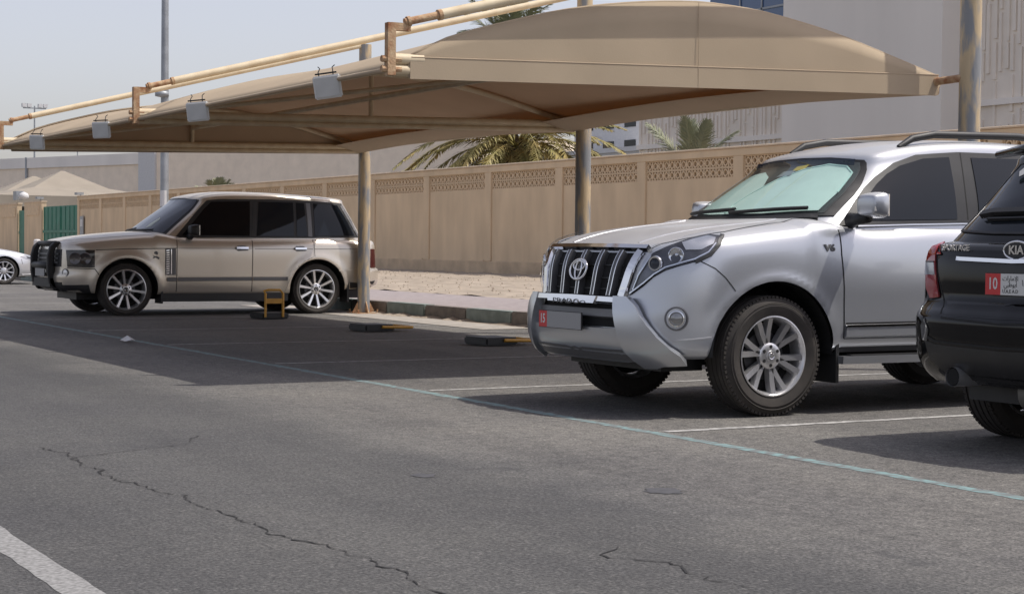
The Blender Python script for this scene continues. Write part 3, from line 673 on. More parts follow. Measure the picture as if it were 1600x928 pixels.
# the near pole casts its own shadow on the canopy end; nothing added
# ------------------------------------------------------------------ fold-down parking locks
def lock(x, y, up_, label):
    t = empty('parking_lock', (x, y, .006), R(4), label=label, cat='parking lock', group='parking locks in the shaded bays')
    bm = bmesh.new(); bmesh.ops.create_cube(bm, size=1); bmesh.ops.scale(bm, vec=(.40, .46, .085), verts=bm.verts); bmesh.ops.bevel(bm, geom=bm.edges[:], offset=.016, segments=2, affect='EDGES'); bmesh.ops.translate(bm, vec=(0, 0, .043), verts=bm.verts)
    me = bpy.data.meshes.new('base_box'); bm.to_mesh(me); bm.free(); me.materials.append(M_BLACK); link(bpy.data.objects.new('base_box', me), t)
    if up_:
        P = [(-.17, -.24, .03), (-.17, -.24, .36)] + [(-.13 + .09 * math.cos(a) - .0, -.24, .36 + .05 * math.sin(a)) for a in (math.pi * .75, math.pi * .5)] + [(.05, -.24, .41), (.10, -.24, .36), (.10, -.24, .03)]
        MB().tube(P, .018, 8).build('hoop', M_YELLOW, t, smooth=50); MB().box((-.16, -.25, .22), (.09, -.23, .29)).build('crossbar', M_YELLOW, t)
    else:
        MB().tube([(.02, -.245, .055), (.42, -.245, .045), (.46, -.21, .045), (.46, .18, .045), (.42, .22, .045), (.02, .22, .055)], .018, 8).build('hoop', M_YELLOW, t, smooth=50)
        MB().box((.27, -.23, .036), (.34, .21, .052)).build('crossbar', M_YELLOW, t)
    return t
lock(8.93, 22.95, True, 'parking lock with its yellow hoop raised, beside the champagne car')
lock(8.87, 19.35, False, 'folded parking lock with yellow bar flat on the asphalt, middle of three')
lock(8.86, 16.25, False, 'folded parking lock nearest the silver car bumper')
lt = MB(); rd = random.Random(4)
V = [(.10 * math.cos(i * .7) * rd.uniform(.6, 1), .10 * math.sin(i * .7) * rd.uniform(.6, 1), rd.uniform(.0, .03)) for i in range(9)] + [(0, 0, .07), (.03, .03, .05)]
lt.add(V, [(i, (i + 1) % 9, 9) for i in range(9)] + [(0, 1, 10), (1, 2, 10)]); o = lt.build('crumpled_paper', M_BWHITE, label='small crumpled white paper on the teal line', cat='litter'); o.location = (5.40, 18.0, .006)

# ------------------------------------------------------------------ date palms
def frond_mesh(L, droop, seed, m, nl=84, lw=.042, ll=.55):
    rd = random.Random(seed); mb = MB(); P = []
    for i in range(15):
        t = i / 14; P.append(Vector((L * (t - .12 * droop * t * t), 0, L * (.30 * t - droop * t * t * .55))))
    mb.tube(P, [.028 * (1 - .85 * i / 14) + .004 for i in range(15)], 5)
    for i in range(nl):
        t = .16 + .84 * i / nl; k = t * 14; a = int(min(13, k)); p = P[a].lerp(P[a + 1], k - a); tg = (P[a + 1] - P[a]).normalized()
        for s in (-1, 1):
            l = ll * (math.sin(math.pi * min(1, .25 + t * .72)) ** .7) * rd.uniform(.75, 1.1)
            d = (tg * .75 + Vector((0, s, 0)) * rd.uniform(.5, .9) + Vector((0, 0, rd.uniform(-.45, .35)))).normalized()
            n = d.cross(Vector((0, 0, 1))).normalized() * lw * rd.uniform(.7, 1.1); q = p + d * l * .5 + Vector((0, 0, -.01)); e = p + d * l + Vector((0, 0, -.10 * l))
            mb.add([p - n * .5, p + n * .5, q + n * .5, e, q - n * .5], [(0, 1, 2, 4), (4, 2, 3)])
    return mb.mesh('frond', m, False, fix=False)
def palm(x, y, zc, L, nf, label, m, spread=(-.35, 1.25), trunk_r=.24, seed=1, az=None, head=True):
    t = empty('date_palm', (x, y, 0), label=label, cat='palm tree'); rd = random.Random(seed)
    P = []; R_ = []
    for i in range(13): P.append((rd.uniform(-.02, .02), rd.uniform(-.02, .02), zc * i / 12)); R_.append(trunk_r * (1.1 if i % 2 else .95))
    MB().tube(P, R_, 12).build('trunk', M_TRUNK, t)
    if head:
        hb = MB()
        for i in range(90):
            q = rd.uniform(0, 6.283); h = rd.uniform(-.75, .25); r_ = trunk_r * (1.05 + .45 * (h + .75)); c = Vector((r_ * math.cos(q), r_ * math.sin(q), zc + h)); o_ = Vector((math.cos(q), math.sin(q), 1.2)).normalized(); sd = Vector((-math.sin(q), math.cos(q), 0)) * .06
            hb.add([c - sd, c + sd, c + o_ * .26 + sd * .6, c + o_ * .26 - sd * .6, c - o_ * .05 + Vector((math.cos(q), math.sin(q), 0)) * .07], [(0, 1, 2, 3), (0, 4, 1), (1, 4, 2), (2, 4, 3), (3, 4, 0)])
        hb.build('frond_stubs', M_TRUNK, t, fix=False, kind='stuff')
    ms = [frond_mesh(L * k, dr, seed * 10 + j, m) for j, (k, dr) in enumerate(((1, .55), (.92, .95), (1.05, 1.25), (.85, .3)))]
    for i in range(nf):
        q = (i * 2.39996 + rd.uniform(-.2, .2)) if az is None else az[i % len(az)] + rd.uniform(-.15, .15)
        el = spread[0] + (spread[1] - spread[0]) * ((i + .5) / nf); k = 2 if el < .3 else (1 if el < .6 else (0 if el < .95 else 3))
        o = bpy.data.objects.new('frond', ms[k]); o.location = (0, 0, zc + .05); o.rotation_euler = (rd.uniform(-.3, .3), -el, q); link(o, t)
palm(27, 48.0, 4.15, 4.3, 64, 'large date palm with drooping fronds behind the wall', M_LEAF, (-.55, .75), .42, 3)
palm(27.2, 38.6, 2.75, 2.2, 5, 'small grey green palm with upright fronds behind the silver car', M_LEAF_G, (.75, 1.35), .14, 5)
palm(27, 75.7, 2.75, 1.5, 9, 'little palm tip above the wall beside the lamp post', M_LEAF_G, (.5, 1.4), .14, 8)
palm(32, 57.6, 8.5, 2.8, 34, 'tall palm hidden by the canopy, one frond tip showing above it', M_LEAF_G, (-.3, 1.1), .26, 11)

# ================================================================== VEHICLES
def loop_from_half(half, n):
    S = catmull(half, n); out = []
    for i, p in enumerate(S):
        a = S[max(0, i - 1)]; b = S[min(n - 1, i + 1)]
        if i == 0: nv = Vector((1, 0))
        elif i == n - 1: nv = Vector((-1, 0))
        else:
            t = Vector((b[0] - a[0], b[1] - a[1])).normalized(); nv = Vector((-t.y, t.x))
            if nv.dot(Vector((0, 1))) < 0 and abs(nv.x) < .5: nv = -nv
            nv = nv if (nv.y > -1e-3) else -nv
        out.append((p[0], max(0, p[1]), nv.x, nv.y))
    return out + [(x, -y, nx, -ny) for x, y, nx, ny in out[-2:0:-1]]
def cap(V, F, ring, H, step=.07):
    """close the top ring with a grid that follows the height field H"""
    n = len(ring); P = [Vector((V[i][0], V[i][1])) for i in ring]
    xs = [p.x for p in P]; ys = [p.y for p in P]; I = []
    def inside(x, y):
        c = False; j = n - 1
        for i in range(n):
            if (P[i].y > y) != (P[j].y > y) and x < (P[j].x - P[i].x) * (y - P[i].y) / (P[j].y - P[i].y) + P[i].x: c = not c
            j = i
        return c
    nx = int((max(xs) - min(xs)) / step); ny = int((max(ys) - min(ys)) / step)
    for i in range(1, nx):
        for j in range(1, ny):
            x = min(xs) + (max(xs) - min(xs)) * i / nx; y = min(ys) + (max(ys) - min(ys)) * j / ny
            if inside(x, y) and min((x - p.x) ** 2 + (y - p.y) ** 2 for p in P) > (step * .6) ** 2: I.append(Vector((x, y)))
    r = geometry.delaunay_2d_cdt(P + I, [], [list(range(n))], 1, 1e-7)
    mp = {}
    for k, p in enumerate(r[0]):
        org = [q for q in r[3][k] if q < n]
        if org: mp[k] = ring[org[0]]
        else: mp[k] = len(V); V.append((p.x, p.y, H(p.x, p.y)))
    for t in r[2]:
        f = tuple(mp[k] for k in t)
        if len(set(f)) == len(f): F.append(f)
def lower_shell(half, rows, H, zb, wheels=(), flare=.0, R_=.48, N=130, Mr=34, sig=.09):
    L = loop_from_half(half, N); RS = catmull(rows, Mr); n = len(L); V = []; F = []
    for (t, si, fi, ri) in RS:
        for x, y, nx, ny in L:
            ws = ny * ny; ins = ws * si + (1 - ws) * (fi if nx > 0 else ri); px, py = x - nx * ins, y - ny * ins
            if y >= 0: py = max(py, 0) if y > 1e-6 else 0
            else: py = min(py, 0)
            z0 = zb(px); z = z0 + t * (H(px, py) - z0); add = 0
            if flare and abs(ny) > .3:
                for wx, wz in wheels:
                    d = math.hypot(px - wx, z - wz); add += flare * math.exp(-((d - R_) / sig) ** 2) * min(1, (abs(ny) - .3) / .5) * (1 if d > R_ - .2 else 0)
            V.append((px, py + (add if y > 0 else -add), z))
    m = len(RS)
    for j in range(m - 1):
        for i in range(n): k = (i + 1) % n; F.append((j * n + i, j * n + k, (j + 1) * n + k, (j + 1) * n + i))
    cap(V, F, [(m - 1) * n + i for i in range(n)], H)
    return V, F
def cabin_shell(base, top, zbase, HR, edge=.055, bulge=.02, N=120, rad=.06):
    """greenhouse lofted from the outline at the belt to the outline under the roof"""
    A = loop_from_half(base, N); B = loop_from_half(top, N); n = len(A); V = []; F = []
    lv = [(i / 16, 0) for i in range(17)] + [(1, 1), (1, 2), (1, 3)]
    for t, e in lv:
        for a, b in zip(A, B):
            bu = bulge * math.sin(math.pi * t); x = a[0] + (b[0] - a[0]) * t + a[2] * bu; y = a[1] + (b[1] - a[1]) * t + a[3] * bu
            if e:
                q = math.pi / 2 * e / 3; ins = rad * (1 - math.cos(q)); x -= b[2] * ins; y -= b[3] * ins
            zt = HR(x, y) - edge; z = zbase(x) + (zt - zbase(x)) * t
            if e: z = HR(x, y) - edge * (1 - math.sin(math.pi / 2 * e / 3))
            V.append((x, y, z))
    m = len(lv)
    for j in range(m - 1):
        for i in range(n): k = (i + 1) % n; F.append((j * n + i, j * n + k, (j + 1) * n + k, (j + 1) * n + i))
    cap(V, F, [(m - 1) * n + i for i in range(n)], HR)
    return V, F
def cut_arches(V, F, wheels, R_, ymin=.45, surf=None):
    """open round wheel arches in the side of the shell with a clean edge"""
    V = [list(v) for v in V]
    for wx, wz in wheels:
        ins = [abs(v[1]) > ymin and (math.hypot(v[0] - wx, v[2] - wz) < R_) for v in V]
        F = [f for f in F if not all(ins[i] for i in f)]
        for i in {i for f in F for i in f if ins[i]}:
            d = max(1e-4, math.hypot(V[i][0] - wx, V[i][2] - wz)); V[i][0] = wx + (V[i][0] - wx) * R_ / d; V[i][2] = wz + (V[i][2] - wz) * R_ / d
            if surf and abs(V[i][1]) > .6:
                sg = 1 if V[i][1] > 0 else -1; p = surf.bvh.ray_cast(Vector((V[i][0], 3 * sg, V[i][2])), Vector((0, -sg, 0)))[0]
                if p is not None and abs(p.y) > .6: V[i][1] = p.y
    used = sorted({i for f in F for i in f}); mp = {k: j for j, k in enumerate(used)}
    return [tuple(V[i]) for i in used], [tuple(mp[i] for i in f) for f in F]
def shell_obj(name, V, F, m, parent, angle=50, **k):
    mb = MB(); mb.add(V, F); return mb.build(name, m, parent, smooth=angle, fix=True, **k)
def arch_liner(parent, wx, wz, R_, y0, y1, m=None):
    mb = MB(); n = 40; V = []
    for i in range(n + 1):
        q = math.pi * (.0 + 1.0 * i / n)
        for y in (y0, y1): V.append((wx + R_ * math.cos(q), y, wz + R_ * math.sin(q)))
    mb.add(V, [(2 * i, 2 * i + 1, 2 * i + 3, 2 * i + 2) for i in range(n)])
    c = len(mb.v); mb.add([(wx, y1, wz)] + [(wx + R_ * math.cos(math.pi * (.0 + 1.0 * i / n)), y1, wz + R_ * math.sin(math.pi * (.0 + 1.0 * i / n))) for i in range(n + 1)], [(0, 1 + i, 2 + i) for i in range(n)])
    return mb.build('arch_liner', m or M_BLACK, parent, fix=False)
WHEEL_CACHE = {}
def wheel(parent, loc, side, Rt, wt, Rr, style, steer=0):
    """wheel > tyre, rim; outer face looks along side*y"""
    t = empty('wheel', loc, steer, parent=parent); key = (Rt, wt, Rr, style)
    if key not in WHEEL_CACHE:
        h = wt / 2; prof = [(h - .035, Rr - .012), (h - .012, Rr + .004), (h - .002, Rr + .035), (h + .004, Rr + (Rt - Rr) * .5), (h - .004, Rt - .05), (h - .016, Rt - .022), (h - .032, Rt - .008)]
        for g in (.55, .18, -.18, -.55):
            a = g * h; prof += [(a + .012, Rt), (a + .006, Rt), (a + .005, Rt - .009), (a - .005, Rt - .009), (a - .006, Rt), (a - .012, Rt)]
        prof += [(-p[0], p[1]) for p in prof[6::-1]]
        tm = MB(); tm.lathe(prof, 72)
        # raised ring and moulded lettering blocks on the sidewall, tread lugs on the shoulders
        for sg in (1, -1):
            for i in range(76):
                q = 2 * math.pi * i / 76; Mx = Matrix.Rotation(-q, 4, 'Y') @ Matrix.Translation((Rt - .020, sg * (h - .032), 0))
                tm.box((-.018, -.014, -.0095), (.0165, .014, .0095), 0, Mx)
        tm.lathe([(h + .0035, Rr + (Rt - Rr) * .62), (h + .0065, Rr + (Rt - Rr) * .65), (h + .003, Rr + (Rt - Rr) * .68)], 72)
        tyre = tm.mesh('tyre', M_RUBBER, 35, fix=False)
        rm = MB(); rm.lathe([(h - .030, Rr - .012), (h - .006, Rr + .002), (h - .004, Rr - .006), (h - .022, Rr - .016), (h - .05, Rr - .026), (-h + .04, Rr - .03), (-h + .02, Rr)], 64)
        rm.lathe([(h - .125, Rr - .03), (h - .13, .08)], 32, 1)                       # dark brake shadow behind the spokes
        rm.lathe([(h - .115, .155), (h - .11, .15), (h - .11, .05)], 32, 2)           # brake disc
        ns, pair, face, dish = style
        def spoke(q, w0, w1, skew=0):
            r0, r1 = .062, Rr - .014; V = []
            for r_, ww, zz in ((r0, w0, h - .052), ((r0 + r1) / 2, (w0 + w1) / 2, h - .030 - dish), (r1, w1, h - .018)):
                sk = skew * (r_ - r0) / (r1 - r0)
                for dw, dz in ((-1, -.045), (-.80, 0), (.80, 0), (1, -.045)): V.append((r_, zz + dz, dw * ww / 2 + sk))
            Mx = Matrix.Rotation(-q, 4, 'Y'); V = [Mx @ Vector(v) for v in V]
            rm.add(V, [(a + k, a + k + 1, a + k + 5, a + k + 4) for a in (0, 4) for k in range(3)], 0)
        for i in range(ns):
            q = 2 * math.pi * (i + .25) / ns
            if pair: spoke(q, .044, .046, .050); spoke(q, .044, .046, -.050)
            else: spoke(q, .030, .046)
        rm.lathe([(h - .075, .085), (h - .045, .083), (h - .036, .066), (h - .034, .036)], 32, 0); rm.lathe([(h - .034, .036), (h - .028, .034), (h - .026, .0)], 24, face)
        rm.lathe([(h - .0255, .022), (h - .0235, .020), (h - .0255, .016)], 20, 4)
        for i in range(6):
            q = 2 * math.pi * (i + .5) / 6; c = (.060 * math.cos(q), .060 * math.sin(q)); rm.lathe([(h - .06, .013), (h - .034, .012), (h - .034, .0)], 8, 3, 'y', (c[0], 0, c[1]))
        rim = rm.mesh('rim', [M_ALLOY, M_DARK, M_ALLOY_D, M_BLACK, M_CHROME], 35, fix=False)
        WHEEL_CACHE[key] = (tyre, rim)
    tyre, rim = WHEEL_CACHE[key]
    for nm, me in (('tyre', tyre), ('rim', rim)):
        o = bpy.data.objects.new(nm, me); link(o, t)
        if side < 0: o.rotation_euler = (0, 0, math.pi)
    return t
def mirror_part(parent, loc, side, m, sz=(.11, .20, .17), arm=.10, indicator=True, fold=0):
    t = empty('door_mirror', loc, fold, parent=parent); bm = bmesh.new(); bmesh.ops.create_cube(bm, size=1, )
    bmesh.ops.subdivide_edges(bm, edges=bm.edges[:], cuts=3, use_grid_fill=True)
    for v in bm.verts:
        c = v.co; c.y *= (1 - .18 * (c.x + .5)); c.z *= (1 - .25 * (c.x + .5)); k = max(abs(c.x), abs(c.y), abs(c.z)); l = c.length
        if l > 0: c *= (k / l) ** .42 * (.5 / .5)
        c.x *= sz[0] * 1.2; c.y *= sz[1] * 1.1; c.z *= sz[2] * 1.1
    bmesh.ops.translate(bm, vec=(0, side * (arm + sz[1] / 2), .03), verts=bm.verts)
    me = bpy.data.meshes.new('mirror_shell'); bm.to_mesh(me); bm.free(); me.materials.append(m); me.polygons.foreach_set('use_smooth', [True] * len(me.polygons))
    o = bpy.data.objects.new('mirror_shell', me); o.modifiers.new('s', 'SUBSURF').levels = 1; o.modifiers['s'].render_levels = 2; link(o, t)
    MB().tube([(.0, -side * .02, -.07), (.0, side * .05, -.06), (0, side * (arm + .07), -.045)], [.055, .04, .04], 10).build('mirror_arm', M_BLACK, t, smooth=True)
    y = side * (arm + sz[1] / 2)
    MB().box((-sz[0] * .56, y - sz[1] * .40, -.04), (-sz[0] * .50, y + sz[1] * .40, .10)).build('mirror_glass', M_CHROME, t)
    if indicator: MB().box((.012, y + side * sz[1] * .14 - .042, -.010), (.058, y + side * sz[1] * .16 + .055, .018)).build('indicator_lens', M_LENS, t)
    return t
def plate(parent, loc, rz, w, h, cells, tilt=0):
    """number plate facing its own -y"""
    t = empty('number_plate', loc, rz, parent=parent); t.rotation_euler = (tilt, 0, rz)
    MB().box((-w / 2, 0, -h / 2), (w / 2, .008, h / 2)).build('plate_frame', M_BLACK, t)
    x = -w / 2 + .004
    for cw, m in cells: MB().box((x, -.004, -h / 2 + .004), (x + cw, -.0005, h / 2 - .004)).build('plate_face', m, t); x += cw
    return t

# ------------------------------------------------------------------ silver off-roader
def build_prado():
    t = empty('silver_suv', (6.80, 9.62, 0), math.pi, label='silver seven slat grille off-roader with sunshade behind its windscreen, front facing the lane', cat='car')
    W = [(0, .385), (-2.79, .385)]
    half = [(.905, 0), (.90, .25), (.875, .48), (.80, .68), (.66, .82), (.45, .895), (.15, .925), (-.6, .93), (-1.6, .93), (-2.8, .93), (-3.4, .915), (-3.75, .85), (-3.87, .68), (-3.92, .35), (-3.93, 0)]
    hc = [(-4.0, 1.24), (-3.0, 1.25), (-1.4, 1.255), (-.75, 1.235), (-.45, 1.275), (-.1, 1.245), (.2, 1.21), (.45, 1.17), (.65, 1.12), (.78, 1.07), (.90, 1.0)]
    def H(x, y):
        k = min(1, abs(y) / .93); c = interp(hc, x)
        crest = .018 * math.exp(-((abs(y) - .72) / .12) ** 2) * max(0, min(1, (x + .6) / .4)) * max(0, min(1, (.8 - x) / .4))
        return c - .055 * k ** 4 + crest - (.03 * k * k if x > -.3 else 0)
    zb = lambda x: interp([(-4, .50), (-3.4, .42), (-2.2, .40), (-.6, .40), (.4, .375), (.7, .37), (.95, .38)], x)
    rows = [(0, .07, .13, .10), (.03, .035, .07, .05), (.10, .012, .025, .02), (.22, .004, .0, .0), (.40, .0, .0, .0), (.55, -.004, .02, .0), (.70, .0, .035, .02), (.84, .012, .05, .03), (.93, .03, .075, .05), (.98, .055, .11, .08), (1.0, .085, .15, .11)]
    V, F = lower_shell(half, rows, H, zb, W, .010, .49, sig=.035)
    S = Surf(V, F)
    Vc, Fc = cut_arches(V, F, W, .478, surf=S)
    shell_obj('body', Vc, Fc, M_SILVER, t)
    base = [(-.20, 0), (-.22, .35), (-.30, .60), (-.43, .755), (-.66, .825), (-.95, .848), (-1.6, .86), (-2.8, .855), (-3.4, .83), (-3.62, .74), (-3.70, .45), (-3.72, 0)]
    top = [(-.92, 0), (-.935, .3), (-.965, .50), (-1.03, .605), (-1.17, .648), (-1.40, .665), (-1.8, .675), (-2.8, .67), (-3.2, .655), (-3.36, .58), (-3.42, .35), (-3.44, 0)]
    hr_ = [(-3.6, 1.74), (-3.0, 1.835), (-2.2, 1.865), (-1.6, 1.845), (-1.2, 1.79), (-.9, 1.71)]
    HR = lambda x, y: interp(hr_, x) - .05 * (abs(y) / .66) ** 2.5
    Vg, Fg = cabin_shell(base, top, lambda x: 1.18, HR)
    G = Surf(Vg, Fg); shell_obj('cabin', Vg, Fg, M_SILVER, t)
    MB().box((-3.7, -.50, .31), (.56, .50, .62)).build('underbody', M_BLACK, t)
    for wx, wz in W:
        for s in (1, -1): arch_liner(t, wx, wz, .476, s * .905, s * .48)
    st = (6, True, 0, .012)
    for wx, wz in W:
        for s in (1, -1): wheel(t, (wx, s * .79, .385), s, .385, .245, .256, st)
    return t, S, G
PR = build_prado()

# ------------------------------------------------------------------ champagne off-roader
def build_rr():
    t = empty('champagne_suv', (7.31, 25.37, 0), math.pi, label='champagne boxy off-roader with black bull bar parked under the canopy', cat='car'); t.scale = (1.03, 1.03, 1.03)
    W = [(0, .365), (-2.88, .365)]
    half = [(.93, 0), (.925, .3), (.90, .58), (.83, .78), (.66, .895), (.40, .935), (0, .95), (-1, .955), (-2, .955), (-2.9, .95), (-3.4, .935), (-3.75, .90), (-3.92, .80), (-3.99, .55), (-4.01, 0)]
    hc = [(-4.0, 1.10), (-3.0, 1.13), (-1.0, 1.13), (-.75, 1.145), (-.45, 1.19), (-.1, 1.175), (.4, 1.125), (.7, 1.075), (.85, 1.02), (.95, .97)]
    def H(x, y): k = min(1, abs(y) / .95); return interp(hc, x) - .045 * k ** 5 - (.035 * k * k if x > -.4 else 0)
    zb = lambda x: interp([(-4.1, .42), (-3.4, .36), (-2.4, .30), (-.5, .30), (.4, .32), (.95, .34)], x)
    rows = [(0, .06, .14, .10), (.03, .03, .08, .03), (.10, .01, .03, .0), (.25, .0, .0, -.01), (.36, -.002, .0, -.01), (.42, -.002, .02, .05), (.60, -.003, .03, .055), (.78, .0, .04, .06), (.90, .012, .05, .07), (.965, .035, .07, .085), (1.0, .075, .12, .12)]
    V, F = lower_shell(half, rows, H, zb, W, .022, .47, sig=.06)
    S = Surf(V, F); Vc, Fc = cut_arches(V, F, W, .445, surf=S); shell_obj('body', Vc, Fc, M_CHAMP, t)
    base = [(-.22, 0), (-.25, .4), (-.36, .68), (-.56, .84), (-.85, .875), (-1.6, .885), (-2.8, .88), (-3.4, .865), (-3.68, .80), (-3.76, .5), (-3.78, 0)]
    top = [(-1.02, 0), (-1.04, .35), (-1.09, .56), (-1.18, .69), (-1.38, .72), (-1.8, .73), (-2.8, .725), (-3.2, .715), (-3.40, .66), (-3.46, .4), (-3.48, 0)]
    hr_ = [(-3.6, 1.70), (-3.3, 1.745), (-2.6, 1.785), (-1.9, 1.80), (-1.4, 1.78), (-1.0, 1.70)]
    HR = lambda x, y: interp(hr_, x) - .045 * (abs(y) / .72) ** 2.5
    Vg, Fg = cabin_shell(base, top, lambda x: 1.06, HR); G = Surf(Vg, Fg); shell_obj('cabin', Vg, Fg, M_CHAMP, t)
    MB().box((-3.8, -.52, .22), (.6, .52, .5)).build('underbody', M_BLACK, t)
    for wx, wz in W:
        for s in (1, -1): arch_liner(t, wx, wz, .443, s * .93, s * .5)
    for wx, wz in W:
        for s in (1, -1): wheel(t, (wx, s * .80, .368), s, .372, .26, .283, (10, False, 3, .004))
    return t, S, G
RR = build_rr()

# ------------------------------------------------------------------ black crossover, tail towards the lane
def build_sportage():
    t = empty('black_crossover', (7.395, 6.44, 0), 0, label='black crossover at the right edge, its tailgate towards the lane', cat='car')
    W = [(0, .345), (2.63, .345)]
    half = [(3.50, 0), (3.47, .4), (3.35, .68), (3.10, .84), (2.6, .89), (1.5, .895), (.3, .895), (-.3, .885), (-.62, .845), (-.80, .74), (-.88, .5), (-.91, 0)]
    hc = [(-.95, 1.05), (-.6, 1.13), (0, 1.10), (1.5, 1.06), (2.2, 1.03), (3.0, .95), (3.6, .80)]
    def H(x, y): k = min(1, abs(y) / .89); return interp(hc, x) - .04 * k ** 4
    zb = lambda x: interp([(-1, .37), (-.5, .34), (0, .30), (2.6, .28), (3.5, .32)], x)
    rows = [(0, .08, .1, .16), (.06, .04, .05, .07), (.16, .01, .02, .012), (.28, .0, .0, -.01), (.40, .0, .0, -.015), (.50, .0, .01, -.012), (.545, .002, .01, .02), (.58, .004, .015, .075), (.75, .008, .03, .080), (.90, .018, .05, .09), (.97, .035, .08, .105), (1, .07, .12, .14)]
    V, F = lower_shell(half, rows, H, zb, W, .03, .43)
    S = Surf(V, F); Vc, Fc = cut_arches(V, F, W, .41, surf=S); shell_obj('body', Vc, Fc, M_BLACKP, t)
    base = [(2.0, 0), (1.95, .4), (1.75, .68), (1.4, .79), (.6, .83), (-.2, .828), (-.45, .81), (-.61, .75), (-.70, .61), (-.745, .4), (-.76, 0)]
    top = [(1.05, 0), (1.02, .3), (.92, .5), (.7, .6), (.2, .655), (-.02, .655), (-.17, .63), (-.255, .55), (-.295, .35), (-.31, 0)]
    hr_ = [(-.45, 1.60), (-.1, 1.665), (.4, 1.695), (.9, 1.66), (1.2, 1.58)]
    HR = lambda x, y: interp(hr_, x) - .05 * (abs(y) / .62) ** 2.5
    Vg, Fg = cabin_shell(base, top, lambda x: 1.06, HR, bulge=.025); G = Surf(Vg, Fg); shell_obj('cabin', Vg, Fg, M_BLACKP, t)
    MB().box((-.62, -.52, .26), (3.1, .52, .5)).build('underbody', M_BLACK, t)
    for wx, wz in W:
        for s in (1, -1): arch_liner(t, wx, wz, .408, s * .87, s * .5)
    for wx, wz in W:
        for s in (1, -1): wheel(t, (wx, s * .77, .345), s, .345, .225, .222, (7, False, 0, .01))
    return t, S, G
KS = build_sportage()

# ------------------------------------------------------------------ white sedan at the left edge
def build_sedan():
    t = empty('white_sedan', (9.75, 43.6, 0), 0, label='white silver sedan cut by the left edge behind the bull bar', cat='car')
    W = [(0, .325), (-2.72, .325)]
    half = [(.96, 0), (.94, .3), (.86, .58), (.70, .76), (.45, .85), (0, .885), (-1.4, .89), (-2.8, .88), (-3.4, .84), (-3.7, .7), (-3.8, 0)]
    hc = [(-3.8, .98), (-2.8, 1.0), (-1.2, .96), (-.6, .94), (-.2, .90), (.3, .82), (.7, .72), (.96, .62)]
    def H(x, y): k = min(1, abs(y) / .88); return interp(hc, x) - .05 * k ** 3
    zb = lambda x: interp([(-3.8, .32), (-2.7, .22), (0, .20), (.6, .20), (.96, .24)], x)
    rows = [(0, .06, .1, .1), (.05, .03, .05, .04), (.15, .01, .02, .02), (.35, 0, 0, 0), (.6, 0, .02, .02), (.8, .02, .05, .05), (.93, .05, .09, .09), (1, .10, .15, .15)]
    V, F = lower_shell(half, rows, H, zb, W, .025, .39, N=90, Mr=24); S = Surf(V, F); Vc, Fc = cut_arches(V, F, W, .37, surf=S); shell_obj('body', Vc, Fc, M_WHITECAR, t)
    base = [(-.45, 0), (-.5, .4), (-.75, .72), (-1.2, .78), (-2.2, .78), (-2.9, .74), (-3.2, .5), (-3.25, 0)]
    top = [(-1.35, 0), (-1.38, .3), (-1.5, .5), (-1.7, .56), (-2.1, .56), (-2.35, .54), (-2.5, .4), (-2.55, 0)]
    HR = lambda x, y: interp([(-2.7, 1.36), (-2, 1.44), (-1.3, 1.38)], x) - .04 * (abs(y) / .56) ** 2.5
    Vg, Fg = cabin_shell(base, top, lambda x: .88, HR); G = Surf(Vg, Fg); shell_obj('cabin', Vg, Fg, M_TINT, t)
    MB().box((-3.4, -.5, .17), (.6, .5, .45)).build('underbody', M_BLACK, t)
    for wx, wz in W:
        for s in (1, -1): arch_liner(t, wx, wz, .368, s * .86, s * .5); wheel(t, (wx, s * .775, .325), s, .325, .215, .235, (10, False, 0, .004))
    return t, S, G
SD = build_sedan()

# ------------------------------------------------------------------ trim of the silver off-roader
M_CLEAR = glass_mat('clear_glass', (.86, .95, .93), 0, .92)
M_LAMPGLASS = glass_mat('lamp_glass', (.95, .97, 1.0), .02, .95)
M_WS_SHEEN = mat('windscreen_blue_sheen', (.020, .024, .036), .03, spec=.7)  # bluish reflection on dark glass, put into the base colour
M_GREYTRIM = mat('grey_trim', (.16, .16, .165), .45, metal=.4)
M_SMOKE = mat('smoked_lamp', (.020, .019, .019), .06, spec=.7, col2=(.075, .07, .068), vscale=9)
M_YTAG = mat('yellow_tag', (.55, .38, .04), .6)
M_SATIN = mat('satin_silver', (.55, .57, .60), .30, metal=.8, coat=.5)
def both(fn):
    for s in (1, -1): fn(s, 'left' if s > 0 else 'right')
def mir(poly, s): return [(a * s, b) for a, b in poly]
def ellipse(mb, c, a, b, r, tilt, n=32, m=0, rot=0):
    P = []
    for i in range(n + 1):
        q = 2 * math.pi * i / n; y = a * math.cos(q); z = b * math.sin(q); P.append((c[0] - z * math.sin(tilt), c[1] + y, c[2] + z * math.cos(tilt)))
    mb.tube(P, r, 6, m, caps=False)
